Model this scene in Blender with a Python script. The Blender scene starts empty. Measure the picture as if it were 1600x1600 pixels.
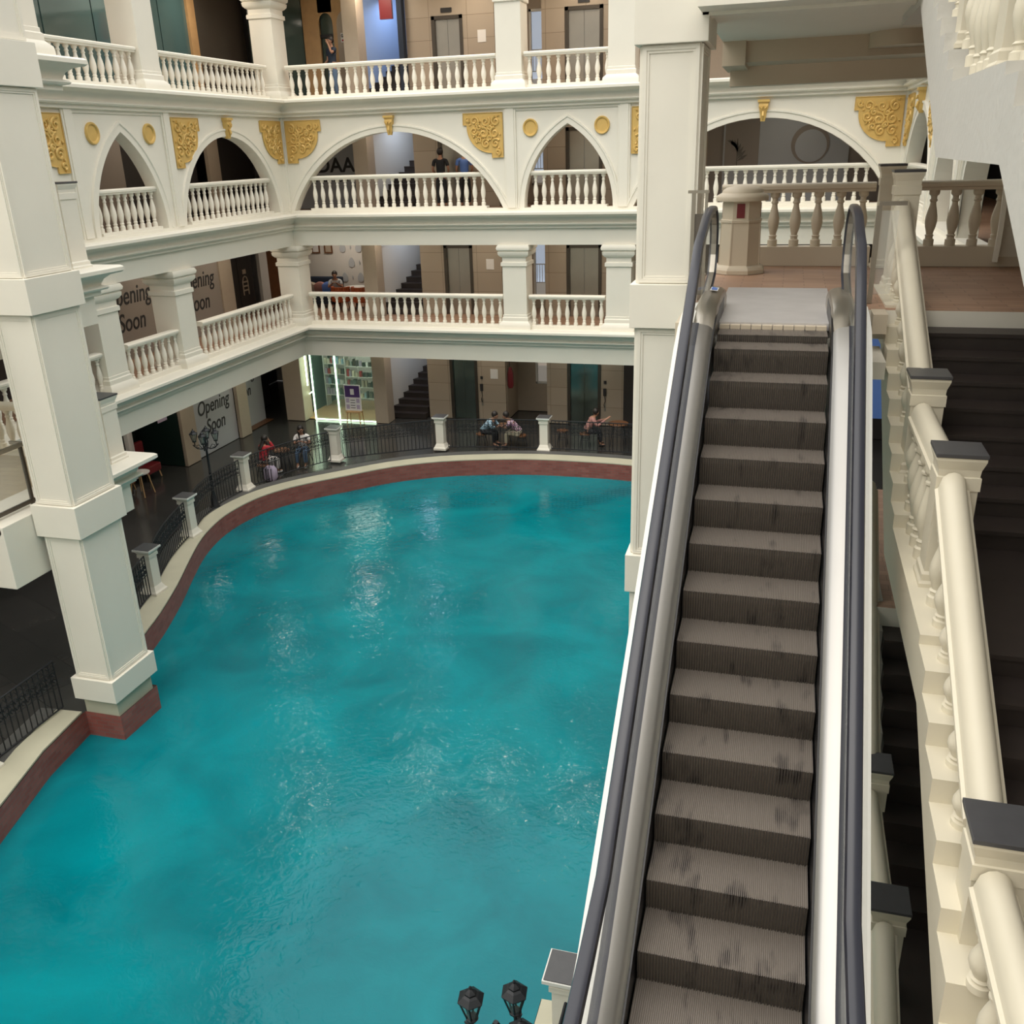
import bpy, bmesh, math, random
from mathutils import Vector, Matrix
random.seed(7)
S = bpy.context.scene
C = S.collection
# ------------------------------------------------------------------ camera
cam = bpy.data.cameras.new('camera'); co = bpy.data.objects.new('camera', cam); C.objects.link(co)
pitch, roll, yaw, FPX = .3745, -.031, .2878, 1440.8
fw = Vector((-math.sin(yaw)*math.cos(pitch), math.cos(yaw)*math.cos(pitch), -math.sin(pitch)))
rt = fw.cross(Vector((0,0,1))).normalized(); up = rt.cross(fw)
cr, sr = math.cos(roll), math.sin(roll)
r2 = rt*cr+up*sr; u2 = up*cr-rt*sr
m = Matrix((r2, u2, -fw)).transposed().to_4x4(); m.translation = Vector((0,0,8.65))
co.matrix_world = m
cam.sensor_width = 36; cam.sensor_height = 36; cam.lens = FPX/1600*36; cam.clip_start = .05; cam.clip_end = 300
S.camera = co
# ------------------------------------------------------------------ light
W = bpy.data.worlds.new('sky'); S.world = W; W.use_nodes = True
wn = W.node_tree.nodes; wl = W.node_tree.links
bg = wn['Background']; tc = wn.new('ShaderNodeTexCoord'); sx = wn.new('ShaderNodeSeparateXYZ'); rp = wn.new('ShaderNodeValToRGB')
wl.new(tc.outputs['Generated'], sx.inputs[0]); wl.new(sx.outputs[2], rp.inputs[0]); wl.new(rp.outputs[0], bg.inputs[0])
e = rp.color_ramp.elements
e[0].position = 0; e[0].color = (.22,.21,.20,1); e[1].position = 1; e[1].color = (1,.975,.92,1)
x = e.new(.28); x.color = (.42,.41,.39,1); x = e.new(.6); x.color = (.86,.85,.82,1)
bg.inputs[1].default_value = 1.95
sun = bpy.data.lights.new('sun', 'SUN'); sun.energy = 1.5; sun.angle = math.radians(60); sun.color = (1,.94,.84)
so = bpy.data.objects.new('sun', sun); C.objects.link(so); so.rotation_euler = (math.radians(30), math.radians(-12), 0)
S.view_settings.view_transform = 'Standard'; S.view_settings.look = 'None'; S.view_settings.gamma = 1
S.view_settings.exposure = 0.18; S.view_settings.use_curve_mapping = False
S.cycles.use_denoising = True
# ------------------------------------------------------------------ materials
def mat(name, col, rough=.6, metal=0, noise=0, nscale=6, bump=0, bscale=20, emit=0, spec=None, alpha=1, trans=0):
    mt = bpy.data.materials.new(name); mt.use_nodes = True
    n = mt.node_tree.nodes; l = mt.node_tree.links; b = n['Principled BSDF']
    b.inputs['Base Color'].default_value = (*col,1); b.inputs['Roughness'].default_value = rough; b.inputs['Metallic'].default_value = metal
    if spec is not None: b.inputs['Specular IOR Level'].default_value = spec
    if alpha < 1: b.inputs['Alpha'].default_value = alpha
    if trans: b.inputs['Transmission Weight'].default_value = trans
    if emit: b.inputs['Emission Color'].default_value = (*col,1); b.inputs['Emission Strength'].default_value = emit
    t = n.new('ShaderNodeTexCoord')
    if noise:
        nz = n.new('ShaderNodeTexNoise'); nz.inputs['Scale'].default_value = nscale; nz.inputs['Detail'].default_value = 5
        mx = n.new('ShaderNodeMix'); mx.data_type = 'RGBA'
        mx.inputs[6].default_value = (*[c*(1-noise) for c in col],1); mx.inputs[7].default_value = (*[min(1,c*(1+noise*.6)) for c in col],1)
        l.new(t.outputs['Object'], nz.inputs['Vector']); l.new(nz.outputs[0], mx.inputs[0]); l.new(mx.outputs[2], b.inputs['Base Color'])
    if bump:
        nb = n.new('ShaderNodeTexNoise'); nb.inputs['Scale'].default_value = bscale; nb.inputs['Detail'].default_value = 4
        bp = n.new('ShaderNodeBump'); bp.inputs['Strength'].default_value = bump; bp.inputs['Distance'].default_value = .02
        l.new(t.outputs['Object'], nb.inputs['Vector']); l.new(nb.outputs[0], bp.inputs['Height']); l.new(bp.outputs[0], b.inputs['Normal'])
    return mt
def brickmat(name, c1, c2, mortar, w, h, ms=.004, rough=.5, uv=False, off=.5, bump=.3, rot=0, spec=.5, var=0):
    mt = mat(name, c1, rough, spec=spec); n = mt.node_tree.nodes; l = mt.node_tree.links; b = n['Principled BSDF']
    t = n.new('ShaderNodeTexCoord'); mp = n.new('ShaderNodeMapping'); br = n.new('ShaderNodeTexBrick')
    mp.inputs['Rotation'].default_value[2] = rot
    br.inputs['Color1'].default_value = (*c1,1); br.inputs['Color2'].default_value = (*c2,1); br.inputs['Mortar'].default_value = (*mortar,1)
    br.inputs['Scale'].default_value = 1; br.inputs['Brick Width'].default_value = w; br.inputs['Row Height'].default_value = h
    br.inputs['Mortar Size'].default_value = ms; br.offset = off
    l.new(t.outputs['UV' if uv else 'Object'], mp.inputs[0]); l.new(mp.outputs[0], br.inputs[0])
    src = br.outputs[0]
    if var:
        nz = n.new('ShaderNodeTexNoise'); nz.inputs['Scale'].default_value = 2.5; nz.inputs['Detail'].default_value = 6
        l.new(mp.outputs[0], nz.inputs['Vector']); hs = n.new('ShaderNodeHueSaturation')
        mr = n.new('ShaderNodeMapRange'); mr.inputs[3].default_value = 1-var; mr.inputs[4].default_value = 1+var
        l.new(nz.outputs[0], mr.inputs[0]); l.new(mr.outputs[0], hs.inputs['Value']); l.new(src, hs.inputs['Color']); src = hs.outputs[0]
    l.new(src, b.inputs['Base Color'])
    if bump:
        bp = n.new('ShaderNodeBump'); bp.inputs['Strength'].default_value = bump; bp.inputs['Distance'].default_value = .004; bp.invert = True
        l.new(br.outputs[1], bp.inputs['Height']); l.new(bp.outputs[0], b.inputs['Normal'])
    return mt
M = {}
M['plaster'] = mat('plaster_cream', (.80,.765,.67), .55, noise=.05, nscale=1.5, bump=.08, bscale=8)
M['plaster_grey'] = mat('plaster_grey_white', (.60,.585,.54), .7, noise=.06, nscale=2, bump=.25, bscale=14)
M['shaded_ivory'] = mat('shaded_ivory_paint', (.58,.50,.385), .5, noise=.05, nscale=3)  # the same ivory, darker: shade on the landing put into the colour
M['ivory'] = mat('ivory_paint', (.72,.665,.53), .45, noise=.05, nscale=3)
M['beige'] = mat('shaded_beam_paint', (.52,.44,.33), .5, noise=.05, nscale=3)  # ivory darkened to brown, shade of the landing beams put into the colour
M['gold'] = mat('gold_paint', (.70,.47,.15), .38, .2, noise=.12, nscale=9, bump=.2, bscale=60)
M['capstone'] = mat('dark_capstone', (.07,.07,.075), .35, noise=.2, nscale=12)
M['iron'] = mat('wrought_iron', (.018,.02,.024), .5, .3)
M['black'] = mat('black_stone', (.038,.029,.026), .45, noise=.3, nscale=5)
M['rubber'] = mat('black_rubber', (.035,.037,.05), .28)
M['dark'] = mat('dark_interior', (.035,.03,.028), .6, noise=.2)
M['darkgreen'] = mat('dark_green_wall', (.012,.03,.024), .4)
M['tan'] = brickmat('tan_marble', (.41,.345,.27), (.37,.31,.24), (.20,.16,.12), 1.2, .62, .006, .25, off=.0, bump=.1)
# the tan marble runs on upright walls: map X and Z
for nd in M['tan'].node_tree.nodes:
    if nd.type == 'MAPPING': nd.inputs['Rotation'].default_value = (math.radians(90),0,0)
M['tanplain'] = mat('tan_plaster', (.42,.35,.27), .5, noise=.06)
M['wood'] = mat('light_wood', (.55,.34,.16), .45, noise=.25, nscale=4)
M['wooddark'] = mat('dark_wood', (.16,.07,.03), .4, noise=.3, nscale=7)
M['steel'] = mat('brushed_steel', (.42,.39,.34), .3, .9, noise=.08, nscale=3)
M['steelgreen'] = mat('mirror_steel', (.20,.25,.23), .16, .95)
M['steeldark'] = mat('dark_steel_frame', (.10,.085,.07), .3, .7)
M['silver'] = mat('satin_aluminium', (.36,.35,.335), .34, .85, noise=.04, nscale=2)
M['whitepaint'] = mat('white_enamel', (.72,.72,.68), .4)
M['plate'] = mat('worn_floor_plate', (.52,.50,.49), .5, .3, noise=.18, nscale=3)
M['skirt'] = mat('black_skirting', (.012,.012,.014), .35)
M['paper'] = mat('white_print', (.75,.74,.72), .7)
M['printgrey'] = mat('grey_print', (.42,.44,.46), .7, noise=.06, nscale=1)
M['ink'] = mat('dark_ink', (.02,.02,.022), .6)
M['red'] = mat('red_fabric', (.42,.02,.03), .7)
M['redwall'] = mat('red_enamel', (.17,.015,.02), .4)
M['orange'] = mat('rust_orange_leather', (.40,.09,.025), .5)
M['blueglow'] = mat('blue_light_wall', (.30,.42,.68), .7)  # blue light of the stairwell put into the wall colour
M['wallwhite'] = mat('white_interior_wall', (.62,.60,.56), .7)
M['wallmauve'] = mat('mauve_hoarding', (.27,.235,.205), .7)
M['blue'] = mat('blue_panel', (.10,.20,.55), .5)
M['purple'] = mat('purple_panel', (.08,.04,.16), .6)
M['tealglass'] = mat('teal_window_glass', (.07,.13,.135), .06, .0, spec=.9)
M['greenglass'] = mat('green_window_glass', (.06,.085,.07), .08, spec=.8)
M['brownglass'] = mat('brown_window_glass', (.10,.085,.07), .1, spec=.7)
M['lit'] = mat('lit_tube', (.75,1,.72), .5, emit=4)
M['daylight'] = mat('bright_window_view', (.62,.72,.88), .8, emit=.55)
M['stucco'] = mat('outside_wall', (.75,.68,.6), .8, emit=.25)  # faint glow stands in for daylight falling on this wall
M['screen'] = mat('display_screen', (.10,.13,.22), .3, emit=.6)
M['denim'] = mat('blue_denim', (.09,.15,.24), .8, noise=.2, nscale=20)
M['khaki'] = mat('khaki_cloth', (.42,.38,.28), .8)
M['white'] = mat('white_cloth', (.75,.72,.70), .8)
M['bluecloth'] = mat('pale_blue_cloth', (.33,.50,.62), .8, noise=.2, nscale=25)
M['purplecloth'] = brickmat('checked_purple_cloth', (.22,.05,.16), (.40,.2,.34), (.6,.5,.55), .05, .05, .008, .8, bump=0)
M['pinkcloth'] = mat('dusty_pink_cloth', (.36,.18,.16), .8)
M['navy'] = mat('navy_cloth', (.015,.025,.045), .8)
M['blackcloth'] = mat('black_cloth', (.012,.013,.016), .8)
M['lilac'] = mat('lilac_stripe_cloth', (.45,.38,.5), .8)
M['skin'] = mat('brown_skin', (.36,.19,.12), .55)
M['hair'] = mat('black_hair', (.015,.011,.009), .5)
M['ledge'] = mat('painted_ledge', (.52,.50,.38), .6, noise=.22, nscale=1.2)
M['kerb'] = mat('grey_kerb', (.10,.10,.095), .6, noise=.3, nscale=2)
M['brick'] = brickmat('red_brick_tiles', (.25,.07,.055), (.33,.11,.09), (.20,.12,.10), .22, .075, .006, .45, uv=True, var=.25)
M['pooltile'] = brickmat('pale_pool_tiles', (.35,.42,.36), (.28,.40,.36), (.03,.16,.16), .12, .06, .012, .4, uv=True, off=0)
M['poolfloor'] = mat('turquoise_pool_floor', (.0,.36,.40), .6, noise=.15, nscale=.5)
M['floorG'] = brickmat('dark_grey_floor', (.038,.038,.036), (.05,.048,.045), (.02,.02,.02), 1.8, .9, .006, .17, bump=.1, rot=.4, var=.25)
M['tile'] = brickmat('terracotta_tiles', (.42,.26,.17), (.34,.20,.13), (.26,.16,.11), .5, .14, .006, .55, bump=.1, var=.2)
M['tilebeige'] = brickmat('beige_paving', (.50,.40,.26), (.42,.33,.21), (.30,.24,.17), .42, .2, .006, .4, bump=.1, var=.15)
M['glass'] = mat('clear_glass', (.8,.85,.82), .02, alpha=.16, spec=.6)
M['smoke'] = mat('shop_glass', (.25,.4,.35), .03, alpha=.22, spec=.7)
# escalator grooved metal: dark grooves between ribs, worn lighter ridges, patches of oil
def escmat(name, ridge, oil):
    mt = mat(name, ridge, .5, .35); n = mt.node_tree.nodes; l = mt.node_tree.links; b = n['Principled BSDF']
    t = n.new('ShaderNodeTexCoord'); nz = n.new('ShaderNodeTexNoise'); nz.inputs['Scale'].default_value = 2.2; nz.inputs['Detail'].default_value = 6
    mp = n.new('ShaderNodeMapping'); mp.inputs['Scale'].default_value = (3,1,1)
    rp = n.new('ShaderNodeValToRGB'); rp.color_ramp.elements[0].position = .32; rp.color_ramp.elements[0].color = (*oil,1)
    rp.color_ramp.elements[1].position = .42; rp.color_ramp.elements[1].color = (*ridge,1)
    oi = n.new('ShaderNodeObjectInfo'); ad = n.new('ShaderNodeVectorMath'); ad.operation = 'ADD'; ml = n.new('ShaderNodeVectorMath'); ml.operation = 'SCALE'; ml.inputs['Scale'].default_value = .37
    l.new(oi.outputs['Location'], ml.inputs[0]); l.new(t.outputs['Object'], ad.inputs[0]); l.new(ml.outputs[0], ad.inputs[1])
    l.new(ad.outputs[0], mp.inputs[0]); l.new(mp.outputs[0], nz.inputs['Vector']); l.new(nz.outputs[0], rp.inputs[0]); l.new(rp.outputs[0], b.inputs['Base Color'])
    return mt
M['tread'] = escmat('grooved_step_tread', (.30,.265,.24), (.245,.215,.195))
M['riser'] = escmat('grooved_step_riser', (.17,.145,.12), (.035,.03,.027))
M['groove'] = mat('dark_groove', (.045,.038,.032), .6)
# water: murky turquoise, rippled, mirrors at low angles and clears a little at the rim
def water():
    mt = bpy.data.materials.new('turquoise_water'); mt.use_nodes = True; n = mt.node_tree.nodes; l = mt.node_tree.links; b = n['Principled BSDF']
    t = n.new('ShaderNodeTexCoord')
    nz = n.new('ShaderNodeTexNoise'); nz.inputs['Scale'].default_value = .55; nz.inputs['Detail'].default_value = 8; nz.inputs['Distortion'].default_value = .6
    rp = n.new('ShaderNodeValToRGB'); rp.color_ramp.elements[0].position = .25; rp.color_ramp.elements[0].color = (.0,.135,.175,1)
    rp.color_ramp.elements[1].position = .74; rp.color_ramp.elements[1].color = (.0,.27,.325,1)
    l.new(t.outputs['Object'], nz.inputs['Vector']); l.new(nz.outputs[0], rp.inputs[0]); l.new(rp.outputs[0], b.inputs['Base Color'])
    b.inputs['Roughness'].default_value = .06; b.inputs['IOR'].default_value = 1.33; b.inputs['Alpha'].default_value = .82
    n1 = n.new('ShaderNodeTexNoise'); n1.inputs['Scale'].default_value = 1.1; n1.inputs['Detail'].default_value = 3; n1.inputs['Distortion'].default_value = .8
    n2 = n.new('ShaderNodeTexNoise'); n2.inputs['Scale'].default_value = 6; n2.inputs['Detail'].default_value = 3; n2.inputs['Distortion'].default_value = 1.5
    ad = n.new('ShaderNodeMath'); ad.operation = 'MULTIPLY_ADD'; ad.inputs[1].default_value = .35
    bp = n.new('ShaderNodeBump'); bp.inputs['Strength'].default_value = .38; bp.inputs['Distance'].default_value = .05
    l.new(t.outputs['Object'], n1.inputs['Vector']); l.new(t.outputs['Object'], n2.inputs['Vector'])
    l.new(n2.outputs[0], ad.inputs[0]); l.new(n1.outputs[0], ad.inputs[2]); l.new(ad.outputs[0], bp.inputs['Height']); l.new(bp.outputs[0], b.inputs['Normal'])
    return mt
M['water'] = water()
# ------------------------------------------------------------------ mesh builder
class MB:
    def __init__(s): s.v = []; s.f = []; s.uv = {}; s.mi = []
    def add(s, vs, fs, mi=0):
        b = len(s.v); s.v += [tuple(p) for p in vs]
        for f in fs: s.f.append([i+b for i in f]); s.mi.append(mi)
        return s
    def box(s, a, b, mi=0):
        (x0,y0,z0),(x1,y1,z1) = [min(p) for p in zip(a,b)],[max(p) for p in zip(a,b)]
        return s.add([(x0,y0,z0),(x1,y0,z0),(x1,y1,z0),(x0,y1,z0),(x0,y0,z1),(x1,y0,z1),(x1,y1,z1),(x0,y1,z1)],
            [(3,2,1,0),(4,5,6,7),(0,1,5,4),(1,2,6,5),(2,3,7,6),(3,0,4,7)], mi)
    def frus(s, cx, cy, levels, mi=0):          # stacked rectangles (halfx, halfy, z)
        vs = []; fs = []
        for hx, hy, z in levels: vs += [(cx-hx,cy-hy,z),(cx+hx,cy-hy,z),(cx+hx,cy+hy,z),(cx-hx,cy+hy,z)]
        n = len(levels)
        for i in range(n-1):
            for k in range(4): a = i*4+k; b = i*4+(k+1)%4; fs.append((a,b,b+4,a+4))
        fs += [(3,2,1,0), tuple(range(4*n-4,4*n))]
        return s.add(vs, fs, mi)
    def lathe(s, cx, cy, prof, seg=12, mi=0, sq=None):   # prof (r,z)
        vs = []; fs = []
        for r, z in prof:
            for k in range(seg): a = 2*math.pi*(k+.5)/seg; vs.append((cx+r*math.cos(a), cy+r*math.sin(a), z))
        n = len(prof)
        for i in range(n-1):
            for k in range(seg): a = i*seg+k; b = i*seg+(k+1)%seg; fs.append((a,b,b+seg,a+seg))
        fs += [tuple(reversed(range(seg))), tuple(range(seg*(n-1), seg*n))]
        return s.add(vs, fs, mi)
    def tube(s, pts, r, seg=6, mi=0, close=False):
        pts = [Vector(p) for p in pts]; n = len(pts); vs = []; fs = []
        prev = None
        for i, p in enumerate(pts):
            if close: d = pts[(i+1)%n]-pts[i-1]
            else: d = pts[min(i+1,n-1)]-pts[max(i-1,0)]
            d.normalize()
            if prev is None: a = d.orthogonal().normalized()
            else: a = (prev-d*prev.dot(d)).normalized()
            prev = a; b = d.cross(a); rr = r[i] if isinstance(r, (list,tuple)) else r
            for k in range(seg): t = 2*math.pi*k/seg; vs.append(p+a*math.cos(t)*rr+b*math.sin(t)*rr)
        for i in range(n if close else n-1):
            for k in range(seg): a0 = i*seg+k; b0 = i*seg+(k+1)%seg; c0 = ((i+1)%n)*seg; fs.append((a0,b0,c0+(k+1)%seg,c0+k))
        if not close: fs += [tuple(reversed(range(seg))), tuple(range(seg*(n-1), seg*n))]
        return s.add(vs, fs, mi)
    def prism(s, poly, ax, a, b, mi=0):         # polygon (p,q) extruded along axis ax from a to b
        def P(p, q, t): return {'x':(t,p,q),'y':(p,t,q),'z':(p,q,t)}[ax]
        n = len(poly); vs = [P(p,q,a) for p,q in poly]+[P(p,q,b) for p,q in poly]
        fs = [(i,(i+1)%n,(i+1)%n+n,i+n) for i in range(n)]+[tuple(reversed(range(n))), tuple(range(n,2*n))]
        return s.add(vs, fs, mi)
    def sweep(s, path, prof, mi=0, closed_prof=True, uv=False):   # prof (o,z): o to the right of the path
        path = [Vector(p).to_3d() if len(p)==2 else Vector(p) for p in path]; n = len(path); m_ = len(prof); vs = []; fs = []
        for i, p in enumerate(path):
            d0 = (path[i]-path[i-1]).normalized() if i else None; d1 = (path[i+1]-path[i]).normalized() if i<n-1 else None
            d0 = d0 or d1; d1 = d1 or d0
            n0 = Vector((d0.y,-d0.x,0)).normalized(); n1 = Vector((d1.y,-d1.x,0)).normalized(); nn = (n0+n1).normalized(); k = 1/max(.3,nn.dot(n0))
            for o, z in prof: vs.append(p+nn*o*k+Vector((0,0,z)))
        L = [0]
        for i in range(1,n): L.append(L[-1]+(path[i]-path[i-1]).length)
        for i in range(n-1):
            for k in range(m_ if closed_prof else m_-1):
                j = (k+1)%m_; fs.append((i*m_+k, i*m_+j, (i+1)*m_+j, (i+1)*m_+k))
                if uv: s.uv[len(s.f)+len(fs)-1] = [(L[i],prof[k][1]),(L[i],prof[j][1]),(L[i+1],prof[j][1]),(L[i+1],prof[k][1])]
        if closed_prof: fs += [tuple(reversed(range(m_))), tuple(range(m_*(n-1), m_*n))]
        return s.add(vs, fs, mi)
    def build(s, name, mats, parent=None, org=None, smooth=False, bevel=0, seg=2):
        me = bpy.data.meshes.new(name)
        o3 = Vector(org) if org is not None else Vector((0,0,0))
        me.from_pydata([tuple(Vector(p)-o3) for p in s.v], [], s.f)
        if not isinstance(mats, (list,tuple)): mats = [mats]
        for mm in mats: me.materials.append(mm if not isinstance(mm,str) else M[mm])
        for p, i in zip(me.polygons, s.mi): p.material_index = i
        if s.uv:
            ul = me.uv_layers.new(name='uv')
            for fi, c in s.uv.items():
                for li, w in zip(me.polygons[fi].loop_indices, c): ul.data[li].uv = w
        bm = bmesh.new(); bm.from_mesh(me)
        if not s.uv: bmesh.ops.recalc_face_normals(bm, faces=bm.faces)
        if bevel: bmesh.ops.bevel(bm, geom=list(bm.edges), offset=bevel, segments=seg, profile=.6, affect='EDGES', clamp_overlap=True)
        bm.to_mesh(me); bm.free()
        if smooth:
            for p in me.polygons: p.use_smooth = True
            me.set_sharp_from_angle(angle=math.radians(38))
        me.update(); return link(name, me, parent, org)
def link(name, me, parent=None, org=None):
    o = bpy.data.objects.new(name, me); C.objects.link(o)
    if parent is not None: o.parent = parent
    elif org is not None: o.location = org
    return o
def tag(o, label, cat, group=None, kind=None):
    o['label'] = label; o['category'] = cat
    if group: o['group'] = group
    if kind: o['kind'] = kind
    return o
def thing(name, label, cat, loc=(0,0,0), group=None, rz=0):
    o = bpy.data.objects.new(name, None); C.objects.link(o); o.location = loc; o.rotation_euler = (0,0,rz); o.empty_display_size = .1
    return tag(o, label, cat, group)
def struct(o): o['kind'] = 'structure'; return o
def dup(root, loc, rz=None, label=None, group=None, scale=None):
    kids = {}
    for q in ALLKIDS(root): kids.setdefault(q.parent.name, []).append(q)
    def cp(o, par):
        c = o.copy(); C.objects.link(c)
        if par is not None: c.parent = par
        for ch in kids.get(o.name, []): cp(ch, c)
        return c
    r = cp(root, None); r.location = loc
    if rz is not None: r.rotation_euler = (0,0,rz)
    if label: r['label'] = label
    if group: r['group'] = group
    if scale: r.scale = scale
    return r
def ALLKIDS(root):
    out = []; fr = [root]
    allo = list(C.objects)
    while fr:
        nx = [o for o in allo if o.parent in fr]; out += nx; fr = nx
    return out
def text(body, size, material, parent, loc, rot, shear=0, extrude=.004, align='CENTER', xs=1, name='lettering', bold=0):
    cu = bpy.data.curves.new(name, 'FONT'); cu.body = body; cu.size = size; cu.extrude = extrude; cu.shear = shear; cu.align_x = align; cu.offset = bold
    tmp = bpy.data.objects.new('tmp', cu); C.objects.link(tmp); bpy.context.view_layer.update()
    me = bpy.data.meshes.new_from_object(tmp.evaluated_get(bpy.context.evaluated_depsgraph_get()))
    bpy.data.objects.remove(tmp); me.materials.clear(); me.materials.append(M[material])
    o = link(name, me, parent); o.location = loc; o.rotation_euler = rot; o.scale = (xs,1,1); return o
L0, L1, L2, L3 = 0, 3.6, 7.0, 10.2
FX, FY, RX = -14.8, 26.9, 2.7            # wing, back and right facade planes
BX, BY = -11.38, 13.48                   # balcony by the big pillar
# ------------------------------------------------------------------ pool and ground
left = [(-3.2,-6),(-8.6,2),(-9.4,5),(-10.34,8.35),(-10.7,9.63),(-10.85,10.7),(-10.85,10.78),(-10.15,10.78),(-10.15,11.75),(-10.9,11.78),(-11.15,12.3),(-11.5,13.21),(-11.78,14.16),(-12.23,15.4),(-12.69,16.49),(-13.11,17.54),(-13.36,18.4),(-13.49,19.3),
 (-13.43,20.2),(-13.22,20.95),(-12.85,21.6),(-12.35,22.2),(-11.71,22.85),(-10.7,23.85),(-9.45,24.6),(-8.11,25.05),(-6.9,25.3),(-5.6,25.38),(-3.83,25.32),(-2.6,24.9),(-1.6,23.9),(-1.2,22.5)]
right = [(-1.2,14),(-1.2,12.2),(-1.25,9),(-1.30,7.15),(-1.95,7.15),(-1.95,3),(-1.95,-6)]
outline = left+right
def smooth_path(p, n=3):
    out = []
    for i in range(len(p)-1):
        a = Vector(p[max(i-1,0)]); b = Vector(p[i]); c_ = Vector(p[i+1]); d = Vector(p[min(i+2,len(p)-1)])
        for k in range(n):
            t = k/n; out.append(tuple(.5*((2*b)+(c_-a)*t+(2*a-5*b+4*c_-d)*t*t+(3*b-a-3*c_+d)*t**3)))
    return out+[tuple(p[-1])]
farleft = smooth_path(left[10:])
outline = left[:10]+farleft+right
def flat(outer, holes, z, name, m_, th=.3):
    bm = bmesh.new(); eds = []
    for loop in [outer]+holes:
        vs = [bm.verts.new((p[0],p[1],z)) for p in loop]
        eds += [bm.edges.new((vs[i],vs[(i+1)%len(vs)])) for i in range(len(vs))]
    bmesh.ops.triangle_fill(bm, edges=eds, use_beauty=True)
    bmesh.ops.recalc_face_normals(bm, faces=bm.faces)
    if bm.faces[:][0].normal.z < 0: bmesh.ops.reverse_faces(bm, faces=bm.faces)
    if th:
        r = bmesh.ops.extrude_face_region(bm, geom=bm.faces[:]); vv = [g for g in r['geom'] if isinstance(g, bmesh.types.BMVert)]
        bmesh.ops.translate(bm, verts=vv, vec=(0,0,-th)); bmesh.ops.recalc_face_normals(bm, faces=bm.faces)
    me = bpy.data.meshes.new(name); bm.to_mesh(me); bm.free()
    for mm in (m_ if isinstance(m_,list) else [m_]): me.materials.append(M[mm])
    if isinstance(m_,list):
        for p in me.polygons: p.material_index = 0 if p.normal.z > .5 else 1
    return link(name, me)
def offset(path, d):
    out = []
    for i, p in enumerate(path):
        a = Vector(path[max(i-1,0)]); b = Vector(path[min(i+1,len(path)-1)]); t = (b-a).normalized(); out.append((p[0]-t.y*d, p[1]+t.x*d))
    return out
struct(flat([(-20,-6),(-20,33.6),(9,33.6),(9,-6)], [outline], -.02, 'floor', 'floorG', .25))
w_ = flat(outline, [], -.47, 'pool_water', 'water', 0); tag(w_, 'rippled turquoise water filling the curved pool', 'water', kind='stuff')
b_ = flat(outline, [], -1.5, 'pool_bed', 'poolfloor', .1); struct(b_); b_.name = 'floor'
mb = MB(); mb.sweep(outline, [(.012,.0),(.012,-.56)], closed_prof=False, uv=True); struct(mb.build('wall_pool', 'brick'))
mb = MB(); mb.sweep(outline, [(.014,-.5),(.014,-1.5)], closed_prof=False, uv=True); struct(mb.build('wall_pool', 'pooltile'))
farp = farleft
mb = MB(); mb.sweep(farp, [(0,0),(0,.03),(-.44,.05),(-.44,-.02)]); struct(mb.build('trim_1', 'ledge'))
mb = MB(); mb.sweep(farp, [(-.44,-.02),(-.44,.055),(-.74,.055),(-.74,-.02)]); struct(mb.build('trim_2', 'kerb'))
mb = MB(); mb.sweep(left[:6], [(0,0),(0,.03),(-.45,.05),(-.45,-.02)]); struct(mb.build('trim_3', 'ledge'))
mb = MB(); mb.sweep(left[:6], [(-.45,-.02),(-.45,.06),(-.75,.06),(-.75,-.02)]); struct(mb.build('trim_4', 'kerb'))
mb = MB(); mb.sweep([(-1.95,7.15),(-1.95,-6)], [(0,0),(0,.03),(-.5,.05),(-.5,-.02)]); struct(mb.build('trim_5', 'ledge'))
# ------------------------------------------------------------------ slabs, soffits and facade
path = [(BX,10.1),(BX,BY),(FX,BY),(FX,FY),(RX,FY),(RX,14.35)]
ring = [(BX,9.9),(BX,BY),(FX,BY),(FX,FY),(RX,FY),(RX,14.4),(-1.0,14.4),(-1.0,10.3),(9,10.3),(9,33.6),(-20,33.6),(-20,9.9)]
struct(flat(ring, [], L1-.005, 'floor', ['tile','plaster'], .3))
struct(flat(ring, [], L2-.005, 'floor', ['tile','plaster'], .3))
struct(flat(ring, [], L3-.005, 'floor', ['tile','plaster'], .3))
struct(flat([(BX-.5,9.9),(BX-.5,13.2),(-20,13.2),(-20,9.9)], [], L1+.004, 'floor', 'tilebeige', .01))
struct(flat([(-.95,-6),(9,-6),(9,3.9),(-.95,3.9)], [], L1-.01, 'floor', ['tile','plaster'], .4))
top_ring = [(BX,9.9),(BX,BY),(FX,BY),(FX,FY),(RX,FY),(RX,14.4),(-.9,14.4),(-.9,10.75),(1.0,10.75),(1.0,-3),(9,-3),(9,33.6),(-20,33.6),(-20,9.9)]  # unseen roof, stretched over stairs and landing to shade them
struct(flat(top_ring, [], 13.7, 'ceiling', 'plaster', .3))
corn = [(0,0),(.38,0),(.42,-.03),(.42,-.09),(.38,-.12),(.34,-.125),(.25,-.15),(.17,-.21),(.13,-.29),(.13,-.31),(.19,-.325),(.215,-.355),(.19,-.385),(.11,-.40),(.11,-.47),(.075,-.48),(.0,-.49)]
k = 6
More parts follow.
